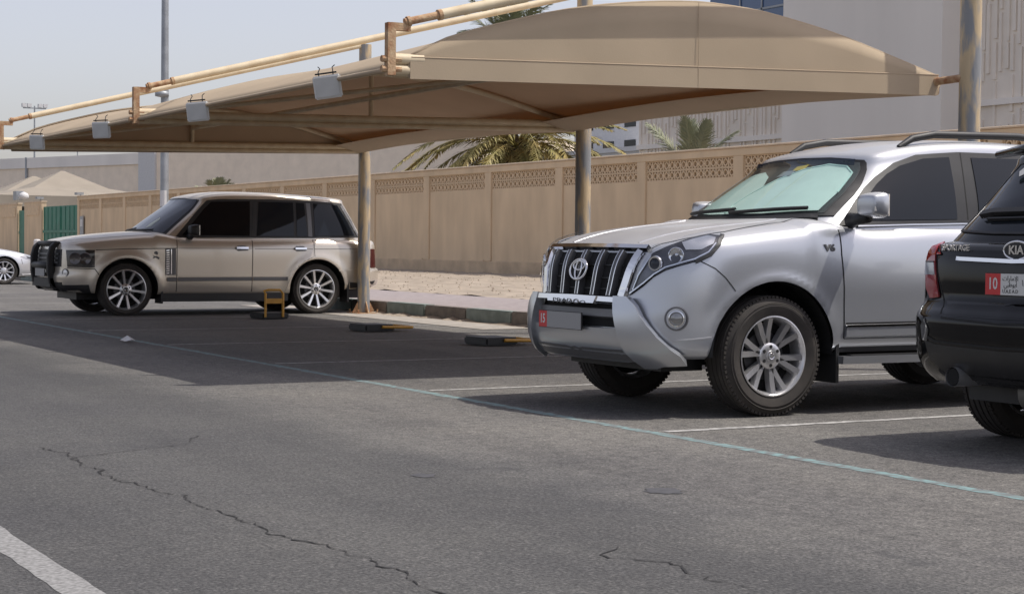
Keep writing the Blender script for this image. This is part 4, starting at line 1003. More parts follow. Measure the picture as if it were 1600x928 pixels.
def prado_trim():
    t, S, G = PR
    # windscreen: black border, folded sunshade behind clear glass, cowl and wipers
    ws = [(-.745, 1.285), (-.4, 1.262), (0, 1.255), (.4, 1.262), (.745, 1.285), (.70, 1.43), (.625, 1.60), (.575, 1.672), (.3, 1.694), (0, 1.70), (-.3, 1.694), (-.575, 1.672), (-.625, 1.60), (-.70, 1.43)]
    panel('windscreen_border', ws, 'front', G, .010, .012, M_BLACK, t, .03)
    inn = [(-.70, 1.30), (-.4, 1.285), (0, 1.28), (.4, 1.285), (.70, 1.30), (.665, 1.43), (.595, 1.60), (.555, 1.655), (.3, 1.675), (0, 1.68), (-.3, 1.675), (-.555, 1.655), (-.595, 1.60), (-.665, 1.43)]
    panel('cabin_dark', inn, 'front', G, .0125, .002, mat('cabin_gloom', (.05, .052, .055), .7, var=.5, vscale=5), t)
    sh = panel('sunshade', [(-.665, 1.305), (-.3, 1.29), (-.02, 1.29), (.0, 1.36), (-.04, 1.47), (-.16, 1.56), (-.30, 1.60), (-.45, 1.585), (-.56, 1.53), (-.625, 1.43)], 'front', G, .017, .002, M_SHADE, t, .035)
    panel('sunshade_half', [(-.10, 1.288), (.3, 1.288), (.665, 1.308), (.64, 1.43), (.575, 1.57), (.50, 1.615), (.34, 1.632), (.16, 1.60), (.02, 1.53), (-.08, 1.43), (-.125, 1.35)], 'front', G, .022, .003, M_SHADE, t, .035)
    ribbon('sunshade_wire', [(-.10, 1.29), (-.125, 1.35), (-.08, 1.43), (.02, 1.53), (.16, 1.60), (.34, 1.632), (.50, 1.615), (.575, 1.57), (.64, 1.43)], 'front', G, .012, .027, mat('shade_edge', (.62, .80, .75), .5), t, .006)
    panel('windscreen', inn, 'front', G, .034, .003, M_CLEAR, t, .035)
    panel('hanging_tag', [(.06, 1.585), (.16, 1.60), (.15, 1.635), (.05, 1.62)], 'front', G, .026, .003, M_YTAG, t)
    panel('rear_view_mirror', [(-.02, 1.545), (.10, 1.555), (.09, 1.59), (-.02, 1.585)], 'front', G, .028, .003, M_GALV, t)
    ribbon('tint_band', [(-.53, 1.652), (0, 1.668), (.53, 1.652)], 'front', G, .045, .030, mat('tint_band', (.02, .03, .05), .2), t)
    ribbon('cowl', [(-.70, 1.268), (-.3, 1.25), (.3, 1.25), (.70, 1.268)], 'front', G, .05, .03, M_BLACK, t, .03)
    for a, b in (((-.60, 1.275), (.02, 1.300)), ((.0, 1.275), (.62, 1.305))): ribbon('wiper', [a, b], 'front', G, .018, .055, M_BLACK, t, .02)
    def side(s, fr):
        frame_ = [(-.585, 1.205), (-.68, 1.285), (-.79, 1.385), (-.90, 1.475), (-1.01, 1.555), (-1.18, 1.655), (-1.38, 1.718), (-1.75, 1.748), (-2.6, 1.752), (-3.25, 1.715), (-3.42, 1.60), (-3.52, 1.42), (-3.55, 1.285), (-2.6, 1.262), (-1.6, 1.252), (-.9, 1.226)]
        panel('window_surround', frame_, fr, G, .004, .006, M_BLACK, t)
        panel('window', [(-.80, 1.258), (-.85, 1.375), (-1.0, 1.505), (-1.10, 1.575), (-1.22, 1.635), (-1.43, 1.69), (-1.66, 1.708), (-1.625, 1.42), (-1.605, 1.278)], fr, G, .009, .004, M_TINT, t)
        panel('window', [(-1.81, 1.285), (-1.83, 1.42), (-1.86, 1.71), (-2.40, 1.715), (-2.55, 1.70), (-2.66, 1.29)], fr, G, .009, .004, M_TINT, t)
        panel('window', [(-2.78, 1.295), (-2.70, 1.69), (-3.18, 1.675), (-3.34, 1.55), (-3.43, 1.31)], fr, G, .009, .004, M_TINT, t)
        ribbon('belt_strip', [(-.74, 1.232), (-1.2, 1.250), (-1.62, 1.263), (-2.7, 1.278)], fr, G, .022, .016, M_BLACK, t, .012)
        ribbon('belt_chrome', [(-.74, 1.216), (-1.2, 1.234), (-1.62, 1.246), (-2.7, 1.262)], fr, G, .012, .018, M_SATIN, t, .012)
        ribbon('pillar_gap', [(-1.775, 1.745), (-1.73, 1.47), (-1.705, 1.27)], fr, G, .008, .0055, M_SEAM, t)
        # doors
        d1 = [(-.528, 1.195), (-.527, 1.03), (-.545, .82), (-.558, .49), (-1.68, .49), (-1.695, .8), (-1.70, 1.205), (-1.1, 1.205)]
        d2 = [(-1.71, 1.205), (-1.705, .8), (-1.69, .49), (-2.24, .49), (-2.30, .62), (-2.40, .76), (-2.55, .865), (-2.62, .95), (-2.64, 1.205)]
        for d in (d1, d2):
            ribbon('panel_gap', d[:4] if d is d1 else d[:3], fr, S, .010, .0012, M_SEAM, t); ribbon('panel_gap', d[3:7] if d is d1 else d[2:], fr, S, .009, .0012, M_SEAM, t)
        q1 = [(x + (-.004 if i < 4 else .004), z) for i, (x, z) in enumerate(d1)]
        dr = panel('door', q1, fr, S, .003, .003, M_SILVER, t, .04)
        ribbon('door_handle', [(-1.43, 1.085), (-1.62, 1.09)], fr, S, .034, .045, M_CHROME, dr, .02)
        d2p = panel('door', [(x - .003, z) for x, z in d2], fr, S, .003, .003, M_SILVER, t, .04); ribbon('door_handle', [(-2.33, 1.10), (-2.52, 1.105)], fr, S, .034, .045, M_CHROME, d2p, .02)
        ribbon('side_moulding', [(-.565, .538), (-1.675, .545)], fr, S, .085, .016, M_SILVER, t, .016); ribbon('moulding_chrome', [(-.565, .570), (-1.675, .577)], fr, S, .016, .021, M_CHROME, t, .008); ribbon('moulding_gap', [(-.565, .586), (-1.675, .592)], fr, S, .012, .006, M_SEAM, t)
        ribbon('side_moulding', [(-1.70, .546), (-2.24, .55)], fr, S, .085, .016, M_SILVER, t, .016)
        # running board
        rb = MB(); y0, y1 = (.74, .965) if s > 0 else (-.965, -.74); rb.box((-2.28, min(y0, y1), .325), (-.52, max(y0, y1), .375)); rb.build('running_board', M_SATIN, t)
        MB().box((-2.22, min(s * .76, s * .95), .376), (-.6, max(s * .76, s * .95), .384)).build('board_tread', M_BLACK, t)
        MB().box((-2.3, min(s * .70, s * .90), .40), (-.50, max(s * .70, s * .90), .44)).build('sill', M_BLACK, t)
        MB().box((-.525, min(s * .66, s * .915), .20), (-.50, max(s * .66, s * .915), .50)).build('mud_flap', M_BLACK, t)
        mirror_part(t, (-.665, s * .865, 1.325) if s > 0 else (-.84, -.80, 1.30), s, M_SILVER, (.12, .215, .175), .085 if s > 0 else .02, fold=0 if s > 0 else 1.3)
        panel('mirror_sail', [(-.60, 1.215), (-.78, 1.37), (-.80, 1.24)], fr, G, .012, .008, M_BLACK, t)
        # lamp cluster wrapped round the corner
        cf = corner_frame(45, s)
        hl = [(-.082, 1.028), (-.001, 1.068), (.126, 1.120), (.253, 1.150), (.322, 1.146), (.316, 1.095), (.272, 1.030), (.186, .984), (.085, .955), (.010, .930), (-.07, .885), (-.136, .828), (-.225, .768), (-.185, .87)]
        h = panel('headlight', hl, cf, S, .006, .008, M_LAMP_IN, t, .03)
        panel('side_reflector', [(.10, 1.095), (.24, 1.138), (.295, 1.128), (.285, 1.09), (.22, 1.055), (.13, 1.05)], cf, S, .012, .004, M_LENS, h, .03)
        p, n = S.hit(cf[0] + cf[1] * .075 + cf[2] * 1.020, cf[3]); bw = empty('beam_reflector', p + n * .006, math.atan2(n.y, n.x), parent=t)
        MB().lathe([(.010, .050), (.012, .046), (.002, .034), (-.004, .012), (.004, .008), (.006, 0)], 24, axis='x').build('reflector_bowl', M_CHROME, bw, smooth=35)
        ribbon('lamp_bezel', [(.328, 1.146), (.318, 1.09), (.275, 1.028), (.19, .982)], cf, S, .030, .014, M_BLACK, h, .008)
        ribbon('lamp_chrome', [(-.222, .776), (-.13, .842), (-.06, .90), (.012, .944), (.09, .968), (.186, .998), (.262, 1.04), (.30, 1.095)], cf, S, .010, .016, M_CHROME, h, .008)
        ribbon('lamp_chrome', [(-.20, .80), (-.165, .89), (-.085, 1.01)], cf, S, .010, .016, M_CHROME, h, .008)
        p, n = S.hit(cf[0] + cf[1] * (-.052) + cf[2] * .965, cf[3]); q = math.atan2(n.y, n.x)
        pj = empty('projector', p + n * .012, q, parent=t); MB().lathe([(0, .050), (.012, .046), (.012, .036), (.002, .034)], 24, axis='x').build('projector_ring', M_CHROME, pj, smooth=35); MB().lathe([(.003, .034), (.012, .024), (.015, .0)], 20, axis='x').build('projector_lens', M_TINT, pj, smooth=True)
        panel('lamp_cover', hl, cf, S, .030, .003, M_LAMPGLASS, h, .03)
        ribbon('lamp_gap', hl, cf, S, .010, .0035, M_SEAM, t, close=True)
        # fog lamp; its round recess is body paint, shade put in as grey
        p, n = S.hit(cf[0] + cf[1] * .087 + cf[2] * .628, cf[3]); q = math.atan2(n.y, n.x)
        fg = empty('fog_light', p, q, parent=t)
        MB().lathe([(.003, .076), (.005, .070), (-.012, .054), (-.016, .050)], 28, axis='x').build('recess', M_GREYTRIM, fg, smooth=35); MB().lathe([(-.014, .054), (.016, .050), (.018, .044), (.008, .040)], 28, axis='x').build('chrome_ring', M_CHROME, fg, smooth=35); MB().lathe([(.008, .041), (.014, .030), (.017, 0)], 24, axis='x').build('lens', mat('fog_lens', (.30, .30, .30), .12, metal=.6), fg, smooth=True)
        # bumper joints
        ribbon('panel_gap', [(.54, .985), (.45, .94), (.385, .885), (.335, .825), (.318, .80)], fr, S, .007, .0012, M_SEAM, t)
        ribbon('bumper_crease', [(.70, .492), (.60, .497), (.475, .512)], fr, S, .010, .006, M_SILVER, t, .006)
        # hood shut line
        ribbon('panel_gap', [(.728, s * .59), (.60, s * .675), (.496, s * .722), (.294, s * .752), (-.1, s * .705), (-.36, s * .69)], 'top', S, .009, .0012, M_SEAM, t)
        gd = [(.455, .750), (.555, .750), (.615, .700), (.675, .61), (.755, .49), (.80, .425), (.80, .39), (.60, .385), (.535, .47), (.49, .60), (.465, .69)]
        panel('bumper_guard', mir(gd, s), 'front', S, .085, .060, M_SATIN, t, .04)
        panel('tail_light', mir([(.60, .95), (.78, .95), (.78, 1.22), (.66, 1.22)], s), 'rear', S, .006, .006, M_RED, t)
        # roof rail
        MB().tube([(-1.30, s * .585, HRp(-1.30, .585) + .0), (-1.42, s * .585, HRp(-1.42, .585) + .045), (-1.62, s * .585, HRp(-1.62, .585) + .060), (-2.4, s * .585, HRp(-2.4, .585) + .060), (-3.0, s * .58, HRp(-3.0, .58) + .055), (-3.25, s * .57, HRp(-3.25, .57) + .0)], [.018, .026, .026, .026, .026, .018], 10).build('roof_rail', M_BLACK, t, smooth=50)
    hr_ = [(-3.6, 1.74), (-3.0, 1.835), (-2.2, 1.865), (-1.6, 1.845), (-1.2, 1.79), (-.9, 1.71)]
    def HRp(x, y): return interp(hr_, x) - .05 * (abs(y) / .66) ** 2.5
    both(side)
    hd = panel('hood', [(.735, -.56), (.755, -.3), (.762, 0), (.755, .3), (.735, .56), (.60, .668), (.496, .715), (.294, .745), (-.1, .698), (-.36, .684), (-.30, .4), (-.27, 0), (-.30, -.4), (-.36, -.684), (-.1, -.698), (.294, -.745), (.496, -.715), (.60, -.668)], 'top', S, .003, .003, M_SILVER, t, .05)
    ribbon('hood_crease', [(.70, .40), (.2, .45), (-.30, .52)], 'top', S, .02, .0055, M_SILVER, hd, .004); ribbon('hood_crease', [(.70, -.40), (.2, -.45), (-.30, -.52)], 'top', S, .02, .0055, M_SILVER, hd, .004)
    # grille
    gr = panel('grille', [(-.50, 1.030), (0, 1.034), (.50, 1.030), (.425, .752), (0, .744), (-.425, .752)], 'front', S, .003, .004, M_DARK, t, .05)
    for y in (-.37, -.19, 0, .19, .37):
        ribbon('grille_bar', [(y * 1.08, 1.028), (y * 1.03, .90), (y * .98, .752)], 'front', S, .056, .042, M_ALLOY_D, gr, .040); ribbon('bar_chrome', [(y * 1.08 + .017, 1.026), (y * 1.03 + .017, .90), (y * .98 + .016, .756)], 'front', S, .010, .045, M_CHROME, gr, .01)
        ribbon('bar_chrome', [(y * 1.08 - .020, 1.026), (y * 1.03 - .020, .90), (y * .98 - .020, .756)], 'front', S, .007, .043, M_CHROME, gr, .01)
    for z in (.80, .87, .95): ribbon('grille_slat', [(-.44, z), (.44, z)], 'front', S, .010, .010, M_BLACK, gr, .008)
    ribbon('grille_crown', [(-.585, 1.052), (-.3, 1.056), (0, 1.058), (.3, 1.056), (.585, 1.052)], 'front', S, .040, .034, M_CHROME, gr, .034)
    for s in (1, -1): ribbon('grille_flank', [(s * .545, 1.035), (s * .505, .90), (s * .465, .752)], 'front', S, .070, .030, M_CHROME, gr, .03)
    em = MB(); c = Vector((.905, 0, .922)); tl = R(14)
    ellipse(em, c, .100, .068, .009, tl); ellipse(em, c, .036, .062, .007, tl); ellipse(em, c + Vector((-.006, 0, .024)), .068, .030, .007, tl); em.build('emblem', M_CHROME, gr, smooth=True)
    MB().lathe([(0, .098), (.004, .094), (.004, 0)], 32, axis='x').build('emblem_disc', M_BLACK, gr).matrix_local = Matrix.Translation(c + Vector((-.012, 0, 0))) @ Matrix.Rotation(-tl, 4, 'Y') @ Matrix.Diagonal((1, 1, .68, 1))
    # bumper centre: opening, guard bars, lettering and plate
    panel('bumper_opening', [(-.50, .705), (.50, .705), (.52, .56), (-.52, .56)], 'front', S, .004, .006, M_DARK, t)
    ribbon('opening_bar', [(-.49, .645), (.49, .645)], 'front', S, .060, .03, M_GREYTRIM, t, .028)
    ribbon('guard_top_bar', [(-.50, .725), (0, .730), (.50, .725)], 'front', S, .040, .080, M_CHROME, t, .04)
    panel('guard_name_plate', [(-.30, .742), (.30, .742), (.28, .690), (-.28, .690)], 'front', S, .088, .03, M_CHROME, t)
    text('guard_lettering', 'PRADO', .044, M_GREYTRIM, t, (1.000, 0, .716), (R(90), 0, R(90)), .002, sx=2.3)
    panel('guard_lower_bar', [(-.57, .555), (.57, .555), (.61, .46), (.62, .39), (-.62, .39), (-.61, .46)], 'front', S, .056, .05, M_SATIN, t, .05)
    panel('skid_recess', [(-.50, .445), (.50, .445), (.55, .398), (-.55, .398)], 'front', S, .059, .004, M_GREYTRIM, t)
    MB().box((.30, -.55, .28), (.62, .55, .40)).build('skid_plate', M_BLACK, t)
    pl = plate(t, (.990, -.09, .588), R(90), .54, .115, [(.105, M_PLATE_R), (.427, M_PLATE_G)]); text('plate_code', '15', .085, M_PLATE, pl, (-.217, -.0045, 0), (R(90), 0, 0), .0008, sx=.8, bold=.002)
    text('engine_badge', 'V6', .062, M_GREYTRIM, t, (-.43, S.hit(Vector((-.43, 3, 1.074)), Vector((0, -1, 0)))[0].y + .003, 1.074), (R(90), 0, R(180)), .004, sx=1.25, bold=.002)
    text('engine_badge', 'V6', .062, M_GREYTRIM, t, (-.43, -S.hit(Vector((-.43, 3, 1.074)), Vector((0, -1, 0)))[0].y - .003, 1.074), (R(90), 0, 0), .004, sx=1.25, bold=.002)
    panel('rear_window', [(-.52, 1.32), (.52, 1.32), (.46, 1.66), (-.46, 1.66)], 'rear', G, .006, .006, M_TINT, t)
prado_trim()

# ------------------------------------------------------------------ trim of the champagne off-roader
def rr_trim():
    t, S, G = RR
    ws = [(-.80, 1.12), (-.45, 1.185), (0, 1.20), (.45, 1.185), (.80, 1.12), (.755, 1.32), (.69, 1.55), (.655, 1.655), (.3, 1.685), (0, 1.69), (-.3, 1.685), (-.655, 1.655), (-.69, 1.55), (-.755, 1.32)]
    panel('windscreen_border', ws, 'front', G, .003, .004, M_BLACK, t)
    panel('windscreen', [(a * .955, 1.665 if b > 1.64 else (b + .015)) for a, b in ws], 'front', G, .007, .004, M_WS_SHEEN, t)
    panel('dashboard_paper', [(.30, 1.24), (.42, 1.25), (.40, 1.36), (.33, 1.39), (.29, 1.30)], 'front', G, .009, .001, mat('paper_dim', (.20, .23, .21), .3), t)
    for a, b in (((-.55, 1.175), (.05, 1.215)), ((.0, 1.19), (.60, 1.195))): ribbon('wiper', [a, b], 'front', G, .02, .04, M_BLACK, t, .02)
    def side(s, fr):
        panel('window_surround', [(-.715, 1.105), (-.90, 1.30), (-1.07, 1.485), (-1.24, 1.650), (-1.45, 1.672), (-2.2, 1.682), (-2.9, 1.672), (-3.36, 1.645), (-3.50, 1.40), (-3.61, 1.135), (-2.8, 1.118), (-1.8, 1.110)], fr, G, .004, .006, M_BLACK, t)
        panel('window', [(-.83, 1.145), (-1.02, 1.345), (-1.18, 1.52), (-1.30, 1.625), (-1.88, 1.645), (-1.835, 1.14)], fr, G, .009, .004, M_TINT2, t)
        panel('window', [(-1.945, 1.142), (-2.02, 1.64), (-2.56, 1.64), (-2.53, 1.142)], fr, G, .009, .004, M_TINT, t); panel('window', [(-2.575, 1.142), (-2.605, 1.64), (-2.735, 1.635), (-2.745, 1.145)], fr, G, .009, .004, M_TINT, t)
        panel('window', [(-2.86, 1.150), (-2.885, 1.632), (-3.28, 1.615), (-3.43, 1.36), (-3.52, 1.165)], fr, G, .009, .004, M_TINT, t)
        ribbon('pillar_trim', [(-2.79, 1.14), (-2.80, 1.64)], fr, G, .075, .008, M_GREYTRIM, t, .006); ribbon('pillar_trim', [(-1.895, 1.135), (-1.955, 1.64)], fr, G, .06, .007, M_BLACK, t, .006); ribbon('pillar_trim', [(-3.345, 1.61), (-3.59, 1.15)], fr, G, .05, .010, M_GREYTRIM, t, .006)
        d1 = [(-.725, 1.10), (-.722, .95), (-.715, .335), (-1.845, .335), (-1.855, .95), (-1.862, 1.10)]
        d2 = [(-1.872, 1.10), (-1.866, .95), (-1.856, .335), (-2.36, .335), (-2.42, .50), (-2.52, .66), (-2.66, .78), (-2.80, .845), (-2.815, 1.10)]
        ribbon('panel_gap', d1[:3], fr, S, .011, .0012, M_SEAM, t); ribbon('panel_gap', d1[3:], fr, S, .012, .0012, M_SEAM, t); ribbon('panel_gap', d2[3:], fr, S, .010, .0012, M_SEAM, t); ribbon('panel_gap', [(-.70, 1.108), (-2.82, 1.115)], fr, S, .012, .001, M_SEAM, t)
        for d, hx in ((d1, -1.69), (d2, -2.60)):
            dr = panel('door', [(x + (-.005 if i < 3 else .005) if d is d1 else x - .002, z) for i, (x, z) in enumerate(d)], fr, S, .003, .003, M_CHAMP, t, .05)
            ribbon('door_handle', [(hx - .09, .962), (hx + .09, .962)], fr, S, .036, .042, M_CHROME, dr, .02); panel('handle_cup', [(hx - .10, .93), (hx + .06, .92), (hx + .10, .965), (hx + .06, 1.0), (hx - .06, 1.0)], fr, S, .005, .002, M_GREYTRIM, dr, .03)
            ribbon('door_crease_shade', [(d[0][0] - .015, .955), (d[-1][0] + .015, .958)], fr, S, .006, .0045, M_SEAM, dr)  # dark strip paints the shade along the crease, no joint here
        ribbon('panel_gap', [(.44, .920), (.2, .932), (-.01, .941), (-.4, .948), (-.715, .954)], fr, S, .011, .0015, M_SEAM, t); ribbon('body_crease_shade', [(-2.83, .958), (-3.2, .962), (-3.70, .962)], fr, S, .006, .0025, M_SEAM, t)  # gap above the fender; rear crease is painted shade, not a joint
        ribbon('panel_gap', [(-2.825, .845), (-2.83, 1.11)], fr, S, .008, .0015, M_SEAM, t)
        ribbon('rub_strip', [(-.575, .512), (-.712, .514)], fr, S, .055, .014, M_GREYTRIM, t, .014); ribbon('rub_strip', [(-.735, .514), (-1.84, .520)], fr, S, .055, .017, M_GREYTRIM, t, .014); ribbon('rub_strip', [(-1.868, .520), (-2.40, .520)], fr, S, .055, .017, M_GREYTRIM, t, .014)
        vt = panel('fender_vent', [(-.548, .948), (-.704, .950), (-.704, .575), (-.548, .575)], fr, S, .006, .006, M_GREYTRIM, t, .04)
        for k in range(11): ribbon('vent_slat', [(-.560, .60 + .032 * k), (-.605, .606 + .032 * k)], fr, S, .014, .014, M_CHROME, vt, .008)
        ribbon('vent_rib', [(-.635, .59), (-.635, .94)], fr, S, .012, .012, M_CHROME, vt, .008)
        bd = panel('fender_badge', [(-.40, .87), (-.43, .86), (-.445, .885), (-.43, .91), (-.40, .91), (-.385, .885)], fr, S, .006, .004, M_GREYTRIM, t, .03); ribbon('badge_bar', [(-.37, .815), (-.415, .835), (-.46, .815)], fr, S, .018, .007, M_GREYTRIM, bd, .005); ribbon('badge_bar', [(-.375, .845), (-.455, .80)], fr, S, .012, .007, M_GREYTRIM, bd, .005)
        MB().box((-2.42, min(s * .70, s * .925), .195), (-.50, max(s * .70, s * .925), .315)).build('sill', M_BLACK, t)
        for x in (-.49, -3.36): MB().box((x - .03, min(s * .66, s * .945), .17), (x, max(s * .66, s * .945), .50)).build('mud_flap', M_BLACK, t)
        cf = corner_frame(60, s)
        h = panel('headlight', [(-.318, .918), (.072, .922), (.075, .676), (-.292, .682)], cf, S, .006, .008, M_SMOKE, t, .04)
        for u_ in (-.18, -.05):
            p, n = S.hit(cf[0] + cf[1] * u_ + cf[2] * .80, cf[3]); e = empty('lamp_bowl', p + n * .004, math.atan2(n.y, n.x), parent=t); MB().lathe([(.004, .085), (.010, .080), (.004, .06), (-.0, 0)], 24, axis='x').build('bowl', mat('lamp_bowl', (.11, .10, .10), .15, metal=.6), e, smooth=35)
        ribbon('panel_gap', [(-.30, .668), (.075, .660), (.12, .60), (.13, .575)], cf, S, .012, .0015, M_SEAM, t)
        p, n = S.hit(cf[0] + cf[1] * (-.325) + cf[2] * .60, cf[3]); fg = empty('fog_light', p, math.atan2(n.y, n.x), parent=t); MB().lathe([(-.004, .06), (.008, .056), (.006, .046)], 24, axis='x').build('ring', M_GREYTRIM, fg, smooth=35); MB().lathe([(.004, .047), (.008, 0)], 20, axis='x').build('lens', M_ALLOY, fg)
        panel('lower_skirt', [(-.42, .43), (-.2, .435), (.0, .44), (.02, .33), (-.2, .325), (-.42, .335)], cf, S, .008, .01, M_BLACK, t)
        panel('tail_light', [(-3.70, .965), (-3.84, .965), (-3.86, .685), (-3.72, .685)], fr, S, .010, .012, mat('dark_red_lens', (.06, .006, .007), .1, coat=1), t, .03)
        ribbon('bumper_top_edge', [(-3.22, .635), (-3.5, .655), (-3.80, .665)], fr, S, .012, .006, M_CHAMP, t, .008)
        panel('bumper_skirt', [(-3.40, .47), (-3.6, .45), (-3.85, .49), (-3.80, .40), (-3.42, .375)], fr, S, .006, .008, M_BLACK, t)
        mirror_part(t, (-.93, s * .885, 1.185), s, M_BLACK, (.12, .20, .17), .07, False)
    both(side)
    panel('clamshell_hood', [(.70, -.62), (.79, -.3), (.80, 0), (.79, .3), (.70, .62), (.40, .80), (-.2, .83), (-.62, .80), (-.44, .5), (-.38, 0), (-.44, -.5), (-.62, -.80), (-.2, -.83), (.40, -.80)], 'top', S, .004, .003, M_CHAMP, t, .06)
    panel('cowl', [(-.40, -.6), (-.34, 0), (-.40, .6), (-.50, .7), (-.46, 0), (-.50, -.7)], 'top', S, .008, .006, M_BLACK, t, .05)
    gr = panel('grille', [(-.66, .925), (.66, .925), (.68, .685), (-.68, .685)], 'front', S, .004, .006, M_BLACK, t)
    for z in (.74, .80, .86): ribbon('grille_bar', [(-.60, z), (.60, z)], 'front', S, .025, .02, M_GREYTRIM, gr, .016)
    panel('lower_intake', [(-.72, .47), (.72, .47), (.70, .34), (-.70, .34)], 'front', S, .006, .008, M_BLACK, t)
    bb = empty('bull_bar', (0, 0, 0), parent=t); m_ = mat('bullbar_black', (.014, .014, .015), .55, bump=.1, bscale=120)
    prof = [(.80, .34), (.90, .35), (.975, .46), (1.0, .62), (.998, .84), (.965, .965), (.90, 1.03), (.82, 1.04), (.80, 1.0), (.86, .975), (.895, .90), (.905, .70), (.895, .52), (.85, .45), (.79, .43)]
    for s in (1, -1):
        ub = MB(); n_ = len(prof); ya, yb = s * .425, s * .50
        ub.add([(x, ya, z) for x, z in prof] + [(x, yb, z) for x, z in prof], [tuple(range(n_)), tuple(range(2 * n_ - 1, n_ - 1, -1))] + [(i, (i + 1) % n_, n_ + (i + 1) % n_, n_ + i) for i in range(n_)])
        o = ub.build('upright', m_, bb); o.modifiers.new('b', 'BEVEL').width = .018; o.modifiers['b'].segments = 2
    MB().tube([(.87, -.46, 1.005), (.88, 0, 1.01), (.87, .46, 1.005)], .038, 12).build('top_bar', m_, bb, smooth=True)
    MB().tube([(.95, -.46, .70), (.96, 0, .70), (.95, .46, .70)], .05, 12).build('crossbar', m_, bb, smooth=True)
    MB().box((.86, -.50, .40), (.965, .50, .52)).build('bar_skid', m_, bb)
    pl = plate(t, (.985, .02, .60), R(90), .52, .115, [(.512, M_PLATE_G)])
    panel('rear_window', [(-.60, 1.22), (.60, 1.22), (.56, 1.60), (-.56, 1.60)], 'rear', G, .006, .006, M_TINT, t); panel('tailgate', [(-.72, 1.05), (.72, 1.05), (.72, .72), (-.72, .72)], 'rear', S, .003, .003, M_CHAMP, t)
rr_trim()

